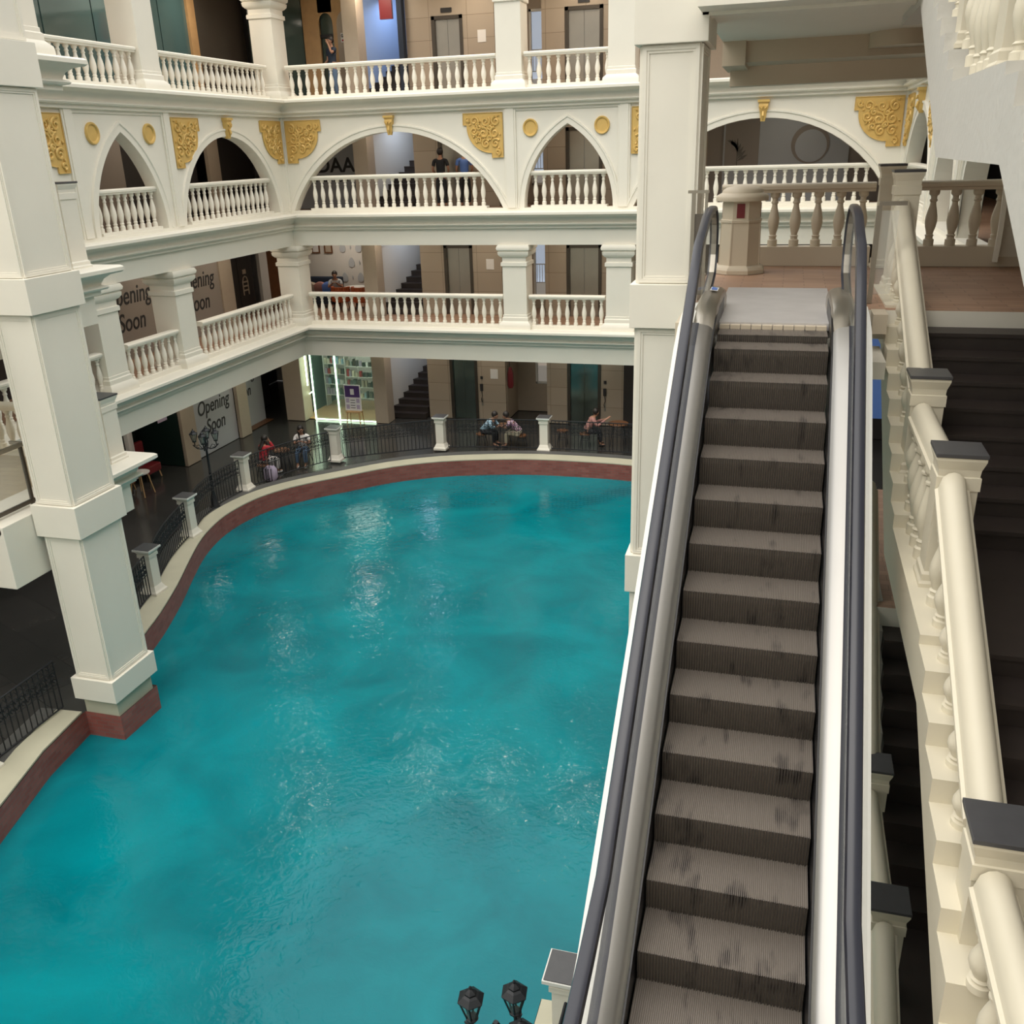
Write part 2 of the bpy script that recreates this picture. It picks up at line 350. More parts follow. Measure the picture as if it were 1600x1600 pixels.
for z, bm_ in ((L1,2.6),(L2,6.05),(L3,9.73)):
    mb = MB(); mb.sweep(path, [(o,zz+z+.0) for o,zz in corn]+[(-.3,z-.49),(-.3,z)]); struct(mb.build('trim_%d'%k, 'plaster', smooth=True)); k += 1
    if z < L3:
        mb = MB(); mb.sweep(path, [(0.02,z-.48),(0.02,bm_),(-.5,bm_),(-.5,z-.48)]); struct(mb.build('trim_%d'%k, 'plaster')); k += 1
    mb = MB(); mb.box((BX-.5,10.1,z-1.0),(-10.92,11.76,z+.014)); struct(mb.build('trim_%d'%k, 'plaster', bevel=.01)); k += 1
    mb = MB(); mb.box((BX-1.3,9.75,z-1.04),(BX-.54,10.6,z-.02)); struct(mb.build('trim_%d'%k, 'plaster', bevel=.01)); k += 1
# upper beam over the third floor columns
mb = MB(); mb.sweep(path, [(.02,13.7),(.02,12.95),(-.5,12.95),(-.5,13.7)]); struct(mb.build('trim_%d'%k, 'plaster')); k += 1

# arcade wall on the second floor: panel with an arched hole
def arc_pts(c, half, h, kind, n=28, off=0):
    out = []
    if kind == 'round':
        R = (half*half+h*h)/(2*h); zc = h-R; R += off; a0 = math.asin(min(1,-zc/R)) if zc<0 else 0
        a0 = math.asin(max(-1,min(1,-zc/R)))
        for i in range(n+1): a = math.pi-a0-(math.pi-2*a0)*i/n; out.append((c+R*math.cos(a), zc+R*math.sin(a)))
    else:
        # pointed: two arcs, centre on the other side
        q = (h*h-half*half)/(2*half); R = half+q+off
        aE = math.acos(q/R)
        l_ = [(q-R*math.cos(aE*i/(n//2)), R*math.sin(aE*i/(n//2))) for i in range(n//2+1)]
        out = [(c+x,z) for x,z in l_]+[(c-x,z) for x,z in reversed(l_[:-1])]
    return out
def panel(u0, u1, z0, z1, arch, place, name, depth=.32):
    # wall strip between u0,u1 with arch hole reaching down to z0; place(u,d,z)->xyz
    c, half, h, kind = arch; pts = [(u, z+z0) for u, z in arc_pts(c, half, h, kind)]
    outer = [(u0,z0),(pts[0][0],z0)]+pts+[(pts[-1][0],z0),(u1,z0),(u1,z1),(u0,z1)]
    mb = MB(); n = len(pts)
    # front and back as quads from arch point up to top edge
    allp = [(u0,z0)]+pts+[(u1,z0)]
    for d in (0, depth):
        vs = []; fs = []
        for u, z in allp: vs += [place(u,d,z), place(u,d,z1)]
        for i in range(len(allp)-1): fs.append((2*i,2*i+2,2*i+3,2*i+1))
        mb.add(vs, fs)
    vs = []; fs = []
    for u, z in pts: vs += [place(u,0,z), place(u,depth,z)]
    for i in range(n-1): fs.append((2*i,2*i+1,2*i+3,2*i+2))
    mb.add(vs, fs)
    return struct(mb.build(name, 'plaster'))
def archmould(arch, z0, place, par=None):
    c, half, h, kind = arch; mb = MB()
    rows = []
    for off, d in ((0,0),(0,-.03),(.13,-.03),(.15,-.055),(.19,-.055),(.20,0)):
        rows.append([(u, z0+z, d) for u, z in arc_pts(c, half, h, kind, off=off)])
    n = len(rows[0]); vs = [place(u,d,z) for r in rows for u,z,d in r]; fs = []
    for i in range(len(rows)-1):
        for j in range(n-1): fs.append((i*n+j,i*n+j+1,(i+1)*n+j+1,(i+1)*n+j))
    mb.add(vs, fs); return mb
PB = lambda u,d,z: (u, FY+d, z)          # back wall, d goes away from the court
PL = lambda u,d,z: (FX-d, u, z)          # left wing
PR = lambda u,d,z: (RX+d, u, z)          # right wing
Z0, Z1 = L2+.08, 9.75
arches = [(-11.28,3.35,2.15,'round',PB,'back',-14.8,-7.65), (-6.02,1.28,2.2,'pointed',PB,'back',-7.65,-4.45), (-.82,3.35,2.15,'round',PB,'back',-4.45,2.7),
 (23.85,2.4,2.12,'round',PL,'left',21.2,26.9), (19.42,1.25,2.2,'pointed',PL,'left',17.75,21.2), (14.95,2.4,2.12,'round',PL,'left',12.0,17.75),
 (23.85,2.4,2.12,'round',PR,'right',21.2,26.9), (19.42,1.25,2.2,'pointed',PR,'right',17.75,21.2), (15.6,1.6,2.1,'round',PR,'right',14.2,17.75)]
wn_ = 1
for c,h_,hh,kd,P,side,u0,u1 in arches:
    panel(u0,u1,Z0,Z1,(c,h_,hh,kd),P,'wall_'+side)
    mm = archmould((c,h_,hh,kd),Z0,P); struct(mm.build('trim_%d'%k,'plaster',smooth=True)); k += 1
# sill under the arches and pilaster strips
mb = MB(); mb.sweep(path[2:], [(.0,L2),(.04,L2),(.04,L2+.08),(-.32,L2+.08),(-.32,L2)]); struct(mb.build('trim_%d'%k,'plaster')); k += 1
def strip(P, u0, u1):
    global k
    mb = MB()
    for a, b, d in ((u0,u1,-.045),(u0+.05,u1-.05,-.07)):
        p = P(a,0,Z0+.0); q = P(b,d,Z1); mb.box(p, q)
    struct(mb.build('trim_%d'%k,'plaster',bevel=.006)); k += 1
for P, u0, u1 in ((PB,-7.84,-7.5),(PB,-4.62,-4.28),(PL,17.6,17.94),(PL,21.02,21.34),(PR,17.6,17.94),(PR,21.02,21.34)): strip(P,u0,u1)
for cx_ in (FX,RX):
    sg_ = 1 if cx_==FX else -1; struct(MB().box((cx_-.02*sg_,FY+.02,Z0),(cx_+.07*sg_,FY-.07,Z1)).build('trim_%d'%k,'plaster')); k += 1
for P, u0, u1 in ((PB,-7.5,-4.62),(PL,17.94,21.02)):     # thin raised frame at the head of each pointed bay
    mb = MB(); p = P(u0,0,Z1-.10); q = P(u1,-.03,Z1); mb.box(p,q); struct(mb.build('trim_%d'%k,'plaster')); k += 1
struct(MB().box((-15,-8.2,0),(9,-8,13.7)).build('wall_front','plaster')); struct(MB().box((8.9,-8,0),(9,33.6,13.7)).build('wall_right','plaster')); struct(MB().box((-15,-8,0),(-14.8,9.7,13.7)).build('wall_left','plaster'))  # unseen sides of the court, added to darken the lower storeys
# ------------------------------------------------------------------ gold ornaments
def ornament_mesh(seed=3):
    rnd = random.Random(seed)
    out = [(0,0),(1.16,0),(1.16,-.30),(1.05,-.30)]
    for i in range(1,13):
        a = math.pi/2*i/13; out.append((.33+.72*math.cos(a), -.34-.70*math.sin(a)))
    out += [(.33,-1.04),(.33,-1.17),(0,-1.17)]
    mb = MB(); mb.prism(out, 'y', 0, -.035)
    # rim
    mb.tube([(x,-.04,z) for x,z in out], .014, 5, close=True)
    def inside(x,z): return x>.05 and z<-.05 and ((x<1.05 and z>-.28) or (x<.3 and z>-1.1) or ((x-.33)**2/.72**2+(z+.34)**2/.70**2)<.85 or (x<.33 and z>-1.0))
    def spiral(cx,cz,r,turn,ph,dr):
        pts = []; rr = []
        for i in range(18):
            t = i/17; a = ph+dr*turn*2*math.pi*t; q = r*(1-.85*t)
            pts.append((cx+q*math.cos(a), -.045, cz+q*math.sin(a))); rr.append(.030*(1-.45*t)+.006)
        mb.tube(pts, rr, 6)
        mb.lathe(0,0,[(.001,0)],3) if False else None
    spots = [(.20,-.22,.13),(.50,-.22,.14),(.82,-.20,.12),(1.02,-.15,.07),(.24,-.52,.15),(.56,-.52,.15),(.84,-.46,.12),(.22,-.80,.13),(.50,-.80,.12),(.70,-.70,.09),(.15,-1.03,.08),(.37,-.37,.08),(.69,-.36,.08),(.38,-.66,.08)]
    for i,(cx,cz,r) in enumerate(spots): spiral(cx,cz,r,1.35,rnd.random()*6.3,rnd.choice((-1,1)))
    for i in range(26):                                # leaves
        cx, cz, r = rnd.choice(spots); a = rnd.random()*6.28; x0 = cx+r*math.cos(a); z0 = cz+r*math.sin(a); b = a+rnd.uniform(.3,1.2)
        x1 = x0+.09*math.cos(b); z1 = z0+.09*math.sin(b)
        if inside(x1,z1) and inside(x0,z0): mb.tube([(x0,-.04,z0),((x0+x1)/2,-.06,(z0+z1)/2),(x1,-.04,z1)], [.008,.024,.004], 5)
    return mb
om = ornament_mesh(); base = om.build('gold_ornament','gold',smooth=True)
def place_orn(o, P, u, z, flip, label):
    rz = {PB:0, PL:-math.pi/2, PR:math.pi/2}[P]
    # local x runs right as seen from the court; back: +X; left wing: seen from court right = +Y ; right wing: right = -Y
    rz = {PB:0, PL:math.pi/2, PR:-math.pi/2}[P]
    x,y,zz = P(u,0,z); o.location = (x,y,zz); o.rotation_euler = (0,0,rz); o.scale = (-1 if flip else 1,1,1)
    tag(o, label, 'ornament', 'gold spandrel ornaments over the arcade')
orn = [(PB,-14.66,9.62,False,'gold scrollwork spandrel on the back wall, left of the wide arch, beside the inner corner'),
 (PB,-7.88,9.62,True,'gold scrollwork spandrel right of the wide arch with the black-shirted man'),
 (PB,-4.24,9.62,False,'narrow sliver of gold scrollwork beside the tall right pillar'),
 (PB,2.58,9.62,True,'gold scrollwork spandrel above the landing, at the right end of the far arch'),
 (PL,26.78,9.62,True,'gold scrollwork spandrel on the left wing next to the inner corner'),
 (PL,21.38,9.62,False,'gold scrollwork spandrel between the pointed arch and the round arch of the left wing'),
 (PL,17.56,9.62,True,'gold scrollwork spandrel half hidden by the big left pillar'),
 (PR,26.78,9.62,False,'gold scrollwork spandrel seen edge-on on the right wing, left of the keystone urn'),
 (PR,21.38,9.62,True,'thin sliver of gold scrollwork right of the edge-on arch of the right wing')]
for i,(P,u,z,fl,lb) in enumerate(orn):
    o = base if i==0 else base.copy()
    if i: C.objects.link(o)
    place_orn(o,P,u,z,fl,lb)
# roundels
def roundel():
    mb = MB(); prof = [(.0,-.02),(.15,-.02),(.16,-.03),(.175,-.055),(.20,-.06),(.215,-.04),(.215,0)]
    seg = 32; vs = []; fs = []
    for r,d in prof:
        for j in range(seg): a = 2*math.pi*j/seg; vs.append((r*math.cos(a), d, r*math.sin(a)*1.08))
    for i in range(len(prof)-1):
        for j in range(seg): fs.append((i*seg+j,i*seg+(j+1)%seg,(i+1)*seg+(j+1)%seg,(i+1)*seg+j))
    mb.add(vs,fs); return mb.build('gold_roundel','gold',smooth=True)
r0 = roundel()
rl = [(PB,-7.08,9.2,'round gold disc left of the pointed arch on the back wall'),(PB,-5.06,9.2,'round gold disc right of the pointed arch on the back wall'),
 (PL,18.48,9.24,'round gold disc left of the pointed arch on the left wing'),(PL,20.47,9.24,'round gold disc right of the pointed arch on the left wing'),
 ]
for i,(P,u,z,lb) in enumerate(rl):
    o = r0 if i==0 else r0.copy()
    if i: C.objects.link(o)
    o.location = P(u,0,z); o.rotation_euler = (0,0,{PB:0,PL:math.pi/2,PR:-math.pi/2}[P]); tag(o,lb,'ornament','gold discs beside the pointed arches')
# keystones
def keystone():
    mb = MB(); mb.box((-.15,0,.40),(.15,-.17,.46)); mb.box((-.125,0,.36),(.125,-.14,.40))
    vs = []; fs = []; rows = [(.115,-.13,.36),(.12,-.15,.28),(.085,-.10,.16),(.075,-.11,.05),(.055,-.09,-.06)]
    for hx,d,z in rows: vs += [(-hx,0,z),(-hx,d,z),(hx,d,z),(hx,0,z)]
    for i in range(len(rows)-1):
        for j in range(4): a=i*4+j; b=i*4+(j+1)%4; fs.append((a,b,b+4,a+4))
    fs.append((16,17,18,19)); mb.add(vs,fs)
    mb.tube([(-.09,-.15,.30),(-.04,-.17,.24),(0,-.15,.30),(.04,-.17,.24),(.09,-.15,.30)],.018,6); mb.tube([(0,-.12,.18),(0,-.15,.08),(0,-.10,-.02)],[.03,.035,.01],6)
    return mb.build('gold_keystone','gold',smooth=True)
k0 = keystone()
kl = [(PB,-11.28,9.2,'gold keystone at the crown of the wide back arch left of centre'),(PB,-.82,9.2,'gold keystone at the crown of the arch seen over the escalator landing'),
 (PL,23.85,9.2,'gold keystone at the crown of the round arch on the left wing'),(PR,23.85,9.2,'gold keystone above the edge-on arch at the far right')]
for i,(P,u,z,lb) in enumerate(kl):
    o = k0 if i==0 else k0.copy()
    if i: C.objects.link(o)
    o.location = P(u,0,z); o.rotation_euler = (0,0,{PB:0,PL:math.pi/2,PR:-math.pi/2}[P]); tag(o,lb,'keystone','gold keystones over the round arches')
# ------------------------------------------------------------------ balusters and balustrades
BP = [(.062,0),(.062,.10),(.045,.115),(.045,.15),(.055,.165),(.04,.185),(.045,.22),(.062,.30),(.072,.38),(.068,.46),(.052,.56),(.036,.64),(.034,.68),(.046,.695),(.046,.715),(.036,.73),(.036,.77),(.055,.79),(.062,.81),(.062,.86)]
def balmesh(h, r, seg, name='baluster'):
    mb = MB(); s_ = h/.86; mb.lathe(0,0,[(a*r/.072,z*s_) for a,z in BP], seg); mat_ = M['plaster']
    me = bpy.data.meshes.new(name); me.from_pydata(mb.v,[],mb.f)
    for p in me.polygons: p.use_smooth = True
    me.set_sharp_from_angle(angle=math.radians(35)); return me
def balustrade(a, b, z, rail, label, cat='balustrade', group=None, n=None, mt='plaster', base_h=.10, rw=.13, r=.072, seg=12, sp=.265, base_w=.13, z0=None):
    a = Vector((*a,0)); b = Vector((*b,0)); d = (b-a); L = d.length; ang = math.atan2(d.y,d.x)
    t = thing('balustrade', label, cat, (a.x,a.y,z), group, ang)
    rh = .12; h = rail-rh-base_h
    mb = MB(); mb.prism([(-base_w,0),(base_w,0),(base_w,base_h),(-base_w,base_h)],'x',0,L); mb.build('plinth',mt,t)
    mb = MB(); q = rw; zt = rail
    mb.prism([(-q*.75,zt-rh),(q*.75,zt-rh),(q*.8,zt-rh*.7),(q,zt-rh*.6),(q*1.02,zt-rh*.25),(q*.9,zt-.01),(q*.6,zt),(-q*.6,zt),(-q*.9,zt-.01),(-q*1.02,zt-rh*.25),(-q,zt-rh*.6),(-q*.8,zt-rh*.7)],'x',0,L)
    mb.build('top_rail',mt,t,smooth=True)
    me = balmesh(h, r, seg); me.materials.append(M[mt])
    n = n or max(1,round(L/sp))
    for i in range(n):
        o = link('baluster', me, t); o.location = ((i+.5)*L/n, 0, base_h)
    return t
cy = FY+.16
balustrade((-14.5,cy),(-8.05,cy),L1,1.0,'long white balustrade on the first floor below the lounge and first lift',n=25)
balustrade((-7.25,cy),(-4.95,cy),L1,1.0,'short white balustrade on the first floor between the two square columns',n=9)
balustrade((-4.2,cy),(2.4,cy),L1,1.0,'white first floor balustrade seen behind the landing balusters',n=25)
balustrade((-14.1,cy),(-8.45,cy),L2+.04,1.03,'white balustrade filling the wide arch left of centre on the back wall',n=22)
balustrade((-7.12,cy),(-4.92,cy),L2+.04,1.03,'white balustrade filling the pointed arch of the back wall',n=9)
balustrade((-3.6,cy),(2.0,cy),L2+.04,1.03,'white balustrade in the arch seen over the escalator landing',n=22)
balustrade((-14.5,cy),(-8.05,cy),L3,.92,'long white balustrade on the top floor in front of the first lift',n=25)
balustrade((-7.25,cy),(-4.82,cy),L3,.92,'short white balustrade on the top floor in front of the second lift',n=9)
lx = FX-.16
balustrade((lx,21.55),(lx,26.55),L1,1.0,'white first floor balustrade of the left wing nearest the inner corner',n=19)
balustrade((lx,18.45),(lx,20.55),L1,1.0,'short white first floor balustrade on the left wing between two square columns',n=8)
balustrade((lx,14.0),(lx,17.6),L1,1.0,'white first floor balustrade on the left wing just right of the big pillar',n=13)
balustrade((lx,21.75),(lx,25.95),L2+.04,1.03,'white balustrade filling the round arch of the left wing',n=16)
balustrade((lx,18.32),(lx,20.52),L2+.04,1.03,'white balustrade filling the pointed arch of the left wing',n=9)
balustrade((lx,21.35),(lx,26.5),L3,.92,'white top floor balustrade of the left wing nearest the inner corner',n=20)
balustrade((lx,17.2),(lx,20.55),L3,.92,'white top floor balustrade of the left wing in front of teal glass',n=13)
rx = RX+.16
balustrade((rx,26.5),(rx,21.4),L1,1.0,'white first floor balustrade on the right wing at the far corner',n=19)
balustrade((rx,21.2),(rx,14.6),L1,1.0,'white first floor balustrade on the right wing nearer the landing',n=24)
balustrade((rx,25.9),(rx,21.8),L2+.04,1.03,'white balustrade in the edge-on arch of the right wing',n=16)
# balcony by the pillar
bx = BX-.16
balustrade((bx,11.8),(bx,13.1),L1,.98,'white first floor balustrade squeezed between the big pillar and its dark-capped post',n=5)
balustrade((-11.75,13.32),(-14.5,13.32),L1,.98,'shaded ivory balustrade beyond the beige paved balcony at the far left',n=11,mt='ivory')  # ivory in place of plaster puts the shade of its inner side into the colour
balustrade((bx,11.8),(bx,13.1),L2,1.05,'white second floor balustrade behind the big left pillar',n=5)
balustrade((bx,11.8),(bx,13.0),L3,.92,'white top floor balustrade at the top left corner behind the big pillar',n=5)
# ------------------------------------------------------------------ square columns with stepped caps
def column(cx, cy_, z0, z1, label, w=.36, group='square columns of the gallery'):
    t = thing('column', label, 'column', (cx,cy_,z0), group); H = z1-z0
    mb = MB(); mb.frus(0,0,[(w+.13,w+.13,0),(w+.13,w+.13,.10),(w+.12,w+.12,.16),(w+.04,w+.04,.24),(w+.04,w+.04,.34),(w+.015,w+.015,.36),(w+.015,w+.015,.42),(w,w,.43)]); mb.build('base','plaster',t,smooth=True)
    mb = MB(); mb.frus(0,0,[(w,w,.43),(w,w,H-.6)]); mb.build('shaft','plaster',t)
    mb = MB(); mb.frus(0,0,[(w,w,H-.62),(w+.04,w+.04,H-.60),(w+.04,w+.04,H-.50),(w+.0,w+.0,H-.48),(w+.0,w+.0,H-.36),(w+.05,w+.05,H-.33),(w+.10,w+.10,H-.27),(w+.11,w+.11,H-.19),(w+.08,w+.08,H-.175),(w+.13,w+.13,H-.14),(w+.145,w+.145,H-.08),(w+.12,w+.12,H-.02),(w+.11,w+.11,H)]); mb.build('capital','plaster',t,smooth=True)
    return t
cyy = FY+.34
for cx, lb in ((-7.66,'between the two lifts'),(-4.55,'at the right end beside the tall pillar')):
    column(cx,cyy,L1,6.05,'square cream column on the first floor '+lb)
    column(cx,cyy,L3,12.95,'square cream column on the top floor '+lb)
column(-14.98,cyy-.2,L1,6.05,'square cream column on the first floor in the inner corner'); column(-14.98,cyy-.2,L3,12.95,'cream column on the top floor in the inner corner')
column(FX-.34,20.84,L1,6.05,'square cream column on the left wing between two Opening Soon hoardings')
column(FX-.34,17.90,L1,6.05,'square cream column on the left wing nearest the big pillar, cap under the cornice end')
column(FX-.34,20.95,L3,12.95,'square cream column on the top floor of the left wing between teal glass bays')
column(RX+.1,cyy,L1,6.05,'cream column at the far right corner of the first floor')
column(RX+.34,18.0,L1,6.05,'cream column on the right wing glimpsed between landing balusters')
column(-11.78,13.12,L3,12.95,'tall cream column at the top left corner behind the big pillar')
# short posts with dark caps at the balcony corner
def newel(x, y, z0, z1, label, hw=.165, mt='plaster', group='dark-capped newel posts'):
    t = thing('newel_post', label, 'post', (x,y,z0), group); H = z1-z0; w = hw*.80
    mb = MB(); mb.frus(0,0,[(w*1.22,w*1.22,0),(w*1.22,w*1.22,.03),(w*1.12,w*1.12,.05),(w*1.12,w*1.12,.10),(w,w,.12),(w,w,H-.27),(w*1.08,w*1.08,H-.27),(w*1.08,w*1.08,H-.175),(w*1.0,w*1.0,H-.17),(w*1.03,w*1.03,H-.12),(w*1.13,w*1.13,H-.08),(w*1.2,w*1.2,H-.05),(w*1.2,w*1.2,H-.028)]); mb.build('shaft',mt,t)
    mb = MB(); mb.box((-hw,-hw,H-.028),(hw,hw,H)); mb.build('cap_stone','capstone',t,bevel=.004)
    return t
newel(-11.55,13.33,L1,L1+1.2,'dark-capped white post on the first floor balcony corner right of the big pillar',.24)
newel(-11.55,13.33,L2,L2+1.37,'dark-capped white post on the second floor balcony corner right of the big pillar',.24)
# ------------------------------------------------------------------ giant pillars
def pillar(x0,x1,y0,y1,label,top=13.6):
    cx,cy_ = (x0+x1)/2,(y0+y1)/2; hx,hy = (x1-x0)/2,(y1-y0)/2
    t = thing('pillar', label, 'pillar', (cx,cy_,0))
    o = Vector((cx,cy_,0))
    mb = MB(); mb.frus(cx,cy_,[(hx-.085,hy-.1,-.015),(hx-.085,hy-.1,.3)]); mb.build('footing','ledge',t,o)
    zs = [(.3,.7),(3.25,3.77),(6.67,7.17),(9.63,10.2)]
    for i,(a,b) in enumerate(zs): mb = MB(); mb.box((x0,y0,a),(x1,y1,b)); mb.build('band','plaster',t,o,bevel=.008)
    for i,(a,b) in enumerate(((.7,3.25),(3.77,6.67),(7.17,9.63),(10.2,top))):
        mb = MB(); s_ = .075; X0,X1,Y0,Y1 = x0+s_,x1-s_,y0+s_,y1-s_
        mb.box((X0,Y0,a),(X1,Y1,b))
        mb.build('shaft','plaster',t,o)
        fm = MB()
        # raised moulding frames on the right, near and left faces
        for (u0,u1,plc) in ((Y0+.09,Y1-.09,lambda u,d,z:(X1+d,u,z)),(X0+.09,X1-.09,lambda u,d,z:(u,Y0-d,z)),(Y0+.09,Y1-.09,lambda u,d,z:(X0-d,u,z))):
            for w0,w1,dd in ((-.078,-.035,.022),(-.035,-.008,.012)):
                A,B,Cc,D = u0+w0,u1-w0,a+.09+w0,b-.09-w0; A2,B2,C2,D2 = u0+w1,u1-w1,a+.09+w1,b-.09-w1
                for (p,q) in (((A,C2),(A2,D2)),((B2,C2),(B,D2)),((A,Cc),(B,C2)),((A,D2),(B,D))):
                    fm.box(plc(p[0],-.004,p[1]), plc(q[0],dd,q[1]))
        fm.build('moulding','plaster',t,o)
    return t
pillar(-10.9,-10.08,10.68,11.78,'giant cream pillar rising out of the pool at the left')
pillar(-1.69,-.92,10.75,11.8,'giant cream pillar standing left of the escalator top')
# ------------------------------------------------------------------ landing, beams
LX0 = -1.0
mb = MB(); mb.box((LX0,9.3,6.45),(-.93,10.35,L2)); mb.box((.90,10.0,6.8),(1.04,10.35,L2-.004)); struct(mb.build('trim_%d'%k,'shaded_ivory')); k += 1
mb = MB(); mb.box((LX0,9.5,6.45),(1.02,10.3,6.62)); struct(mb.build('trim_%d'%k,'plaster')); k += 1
balustrade((-.92,14.12),(1.12,14.12),L2,1.1,'ivory balustrade at the back of the escalator landing, behind the litter bin',n=7,mt='shaded_ivory',base_h=.26,rw=.12,r=.078,seg=16)
balustrade((1.46,14.12),(3.9,14.12),L2,1.1,'ivory balustrade at the back of the stair landing, right of the two newel posts',n=9,mt='shaded_ivory',base_h=.26,rw=.12,r=.078,seg=16)
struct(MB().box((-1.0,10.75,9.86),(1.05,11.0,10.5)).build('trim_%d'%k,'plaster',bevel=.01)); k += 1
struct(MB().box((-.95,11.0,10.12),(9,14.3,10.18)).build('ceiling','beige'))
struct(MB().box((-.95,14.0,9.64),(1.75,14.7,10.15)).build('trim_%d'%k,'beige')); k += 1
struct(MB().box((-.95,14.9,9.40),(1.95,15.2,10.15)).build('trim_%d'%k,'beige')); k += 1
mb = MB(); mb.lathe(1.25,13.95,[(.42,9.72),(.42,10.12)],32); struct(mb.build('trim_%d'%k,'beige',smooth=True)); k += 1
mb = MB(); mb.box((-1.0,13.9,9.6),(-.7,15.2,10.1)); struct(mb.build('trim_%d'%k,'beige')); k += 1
# litter bin
t = thing('litter_bin','octagonal ivory litter bin with domed lid on the escalator landing','bin',(-.60,13.3,L2))
mb = MB(); mb.lathe(0,0,[(.36,0),(.36,.05),(.34,.08),(.29,.11)],8); mb.build('base','shaded_ivory',t)
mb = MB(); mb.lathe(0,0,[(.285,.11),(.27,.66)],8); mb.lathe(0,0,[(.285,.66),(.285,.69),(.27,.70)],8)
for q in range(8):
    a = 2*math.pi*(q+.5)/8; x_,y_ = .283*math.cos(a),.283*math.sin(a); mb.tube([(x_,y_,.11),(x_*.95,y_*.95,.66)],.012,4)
mb.build('body','shaded_ivory',t)
mb = MB(); mb.lathe(0,0,[(.265,.69),(.265,.93)],8); mb.build('hood','shaded_ivory',t)
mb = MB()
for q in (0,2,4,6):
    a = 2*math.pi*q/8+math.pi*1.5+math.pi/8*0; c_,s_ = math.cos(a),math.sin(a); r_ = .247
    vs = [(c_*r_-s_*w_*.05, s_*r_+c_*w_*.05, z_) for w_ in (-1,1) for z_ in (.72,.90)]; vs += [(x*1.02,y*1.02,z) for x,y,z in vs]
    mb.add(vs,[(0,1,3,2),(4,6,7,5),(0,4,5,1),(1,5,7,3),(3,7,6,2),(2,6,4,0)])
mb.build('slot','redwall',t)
mb = MB(); mb.lathe(0,0,[(.34,.93),(.345,.97),(.33,1.0),(.27,1.03),(.26,1.06),(.22,1.09),(.12,1.115),(.02,1.12)],24); mb.build('lid','shaded_ivory',t,smooth=True)
# ------------------------------------------------------------------ escalator
XC = -.063
esc = thing('escalator','long escalator rising to the landing with brown grooved steps and black handrails','escalator',(XC,9.4,L2))
EO = Vector((XC,9.4,L2))
def nz(y): return 6.69+(y-8.24)*.694
line = [(2.0,3.6),(3.1,3.6),(3.5,3.64),(3.85,3.76),(4.2,nz(4.2)+.02)]+[(y_,nz(y_)) for y_ in (5,6,7,8,8.4)]+[(8.7,6.95),(9.0,7.02),(9.4,7.06),(10.0,7.06)]
def yz(prof, ln, hs=1):
    mb = MB(); n = len(prof); vs = []
    for (y,z) in ln: vs += [(XC+x, y, z+h) for x,h in prof]
    fs = [(i*n+j, i*n+(j+1)%n, (i+1)*n+(j+1)%n, (i+1)*n+j) for i in range(len(ln)-1) for j in range(n)]+[tuple(range(n)),tuple(reversed(range((len(ln)-1)*n,len(ln)*n)))]
    return mb.add(vs,fs)
# steps
def ribs(pathyz, hw=.5, pitch=.0095, d=.008):
    vs = []; fs = []; nr = int(2*hw/pitch); xs = []
    for i in range(nr):
        x0 = -hw+i*pitch; xs += [(x0,0),(x0+pitch*.45,0),(x0+pitch*.55,1),(x0+pitch*.92,1)]
    n = len(xs)
    for j,(y,z) in enumerate(pathyz):
        a = pathyz[max(0,j-1)]; b = pathyz[min(len(pathyz)-1,j+1)]; dy,dz = b[0]-a[0],b[1]-a[1]; L = math.hypot(dy,dz); ny,nz_ = dz/L,-dy/L
        for x,q in xs: vs.append((x, y+ny*d*q*1.0, z+nz_*d*q))
    for j in range(len(pathyz)-1):
        for i in range(n-1): fs.append((j*n+i,j*n+i+1,(j+1)*n+i+1,(j+1)*n+i))
    me = bpy.data.meshes.new('step'); me.from_pydata(vs,[],fs); me.update()
    for p in me.polygons: p.material_index = 1 if (p.index%(n-1))%4==0 else 0
    return me
trm = ribs([(0,0),(.4,0)],pitch=.0125,d=.007); trm.materials.append(M['tread']); trm.materials.append(M['riser'])
rsm = ribs([(.02,-.27),(.010,-.2),(.002,-.12),(-.004,-.05),(-.002,-.004)],pitch=.0185,d=.012); rsm.materials.append(M['riser']); rsm.materials.append(M['groove'])
ys = [8.94-.353*i for i in range(17)]
for i, y in enumerate(ys):
    z = 6.965 if i==0 else (6.90 if i==1 else nz(y))
    z = max(z, 3.6)
    s_ = link('step', trm, esc); s_.location = Vector((XC,y,z))-EO
    r_ = link('riser', rsm, s_)
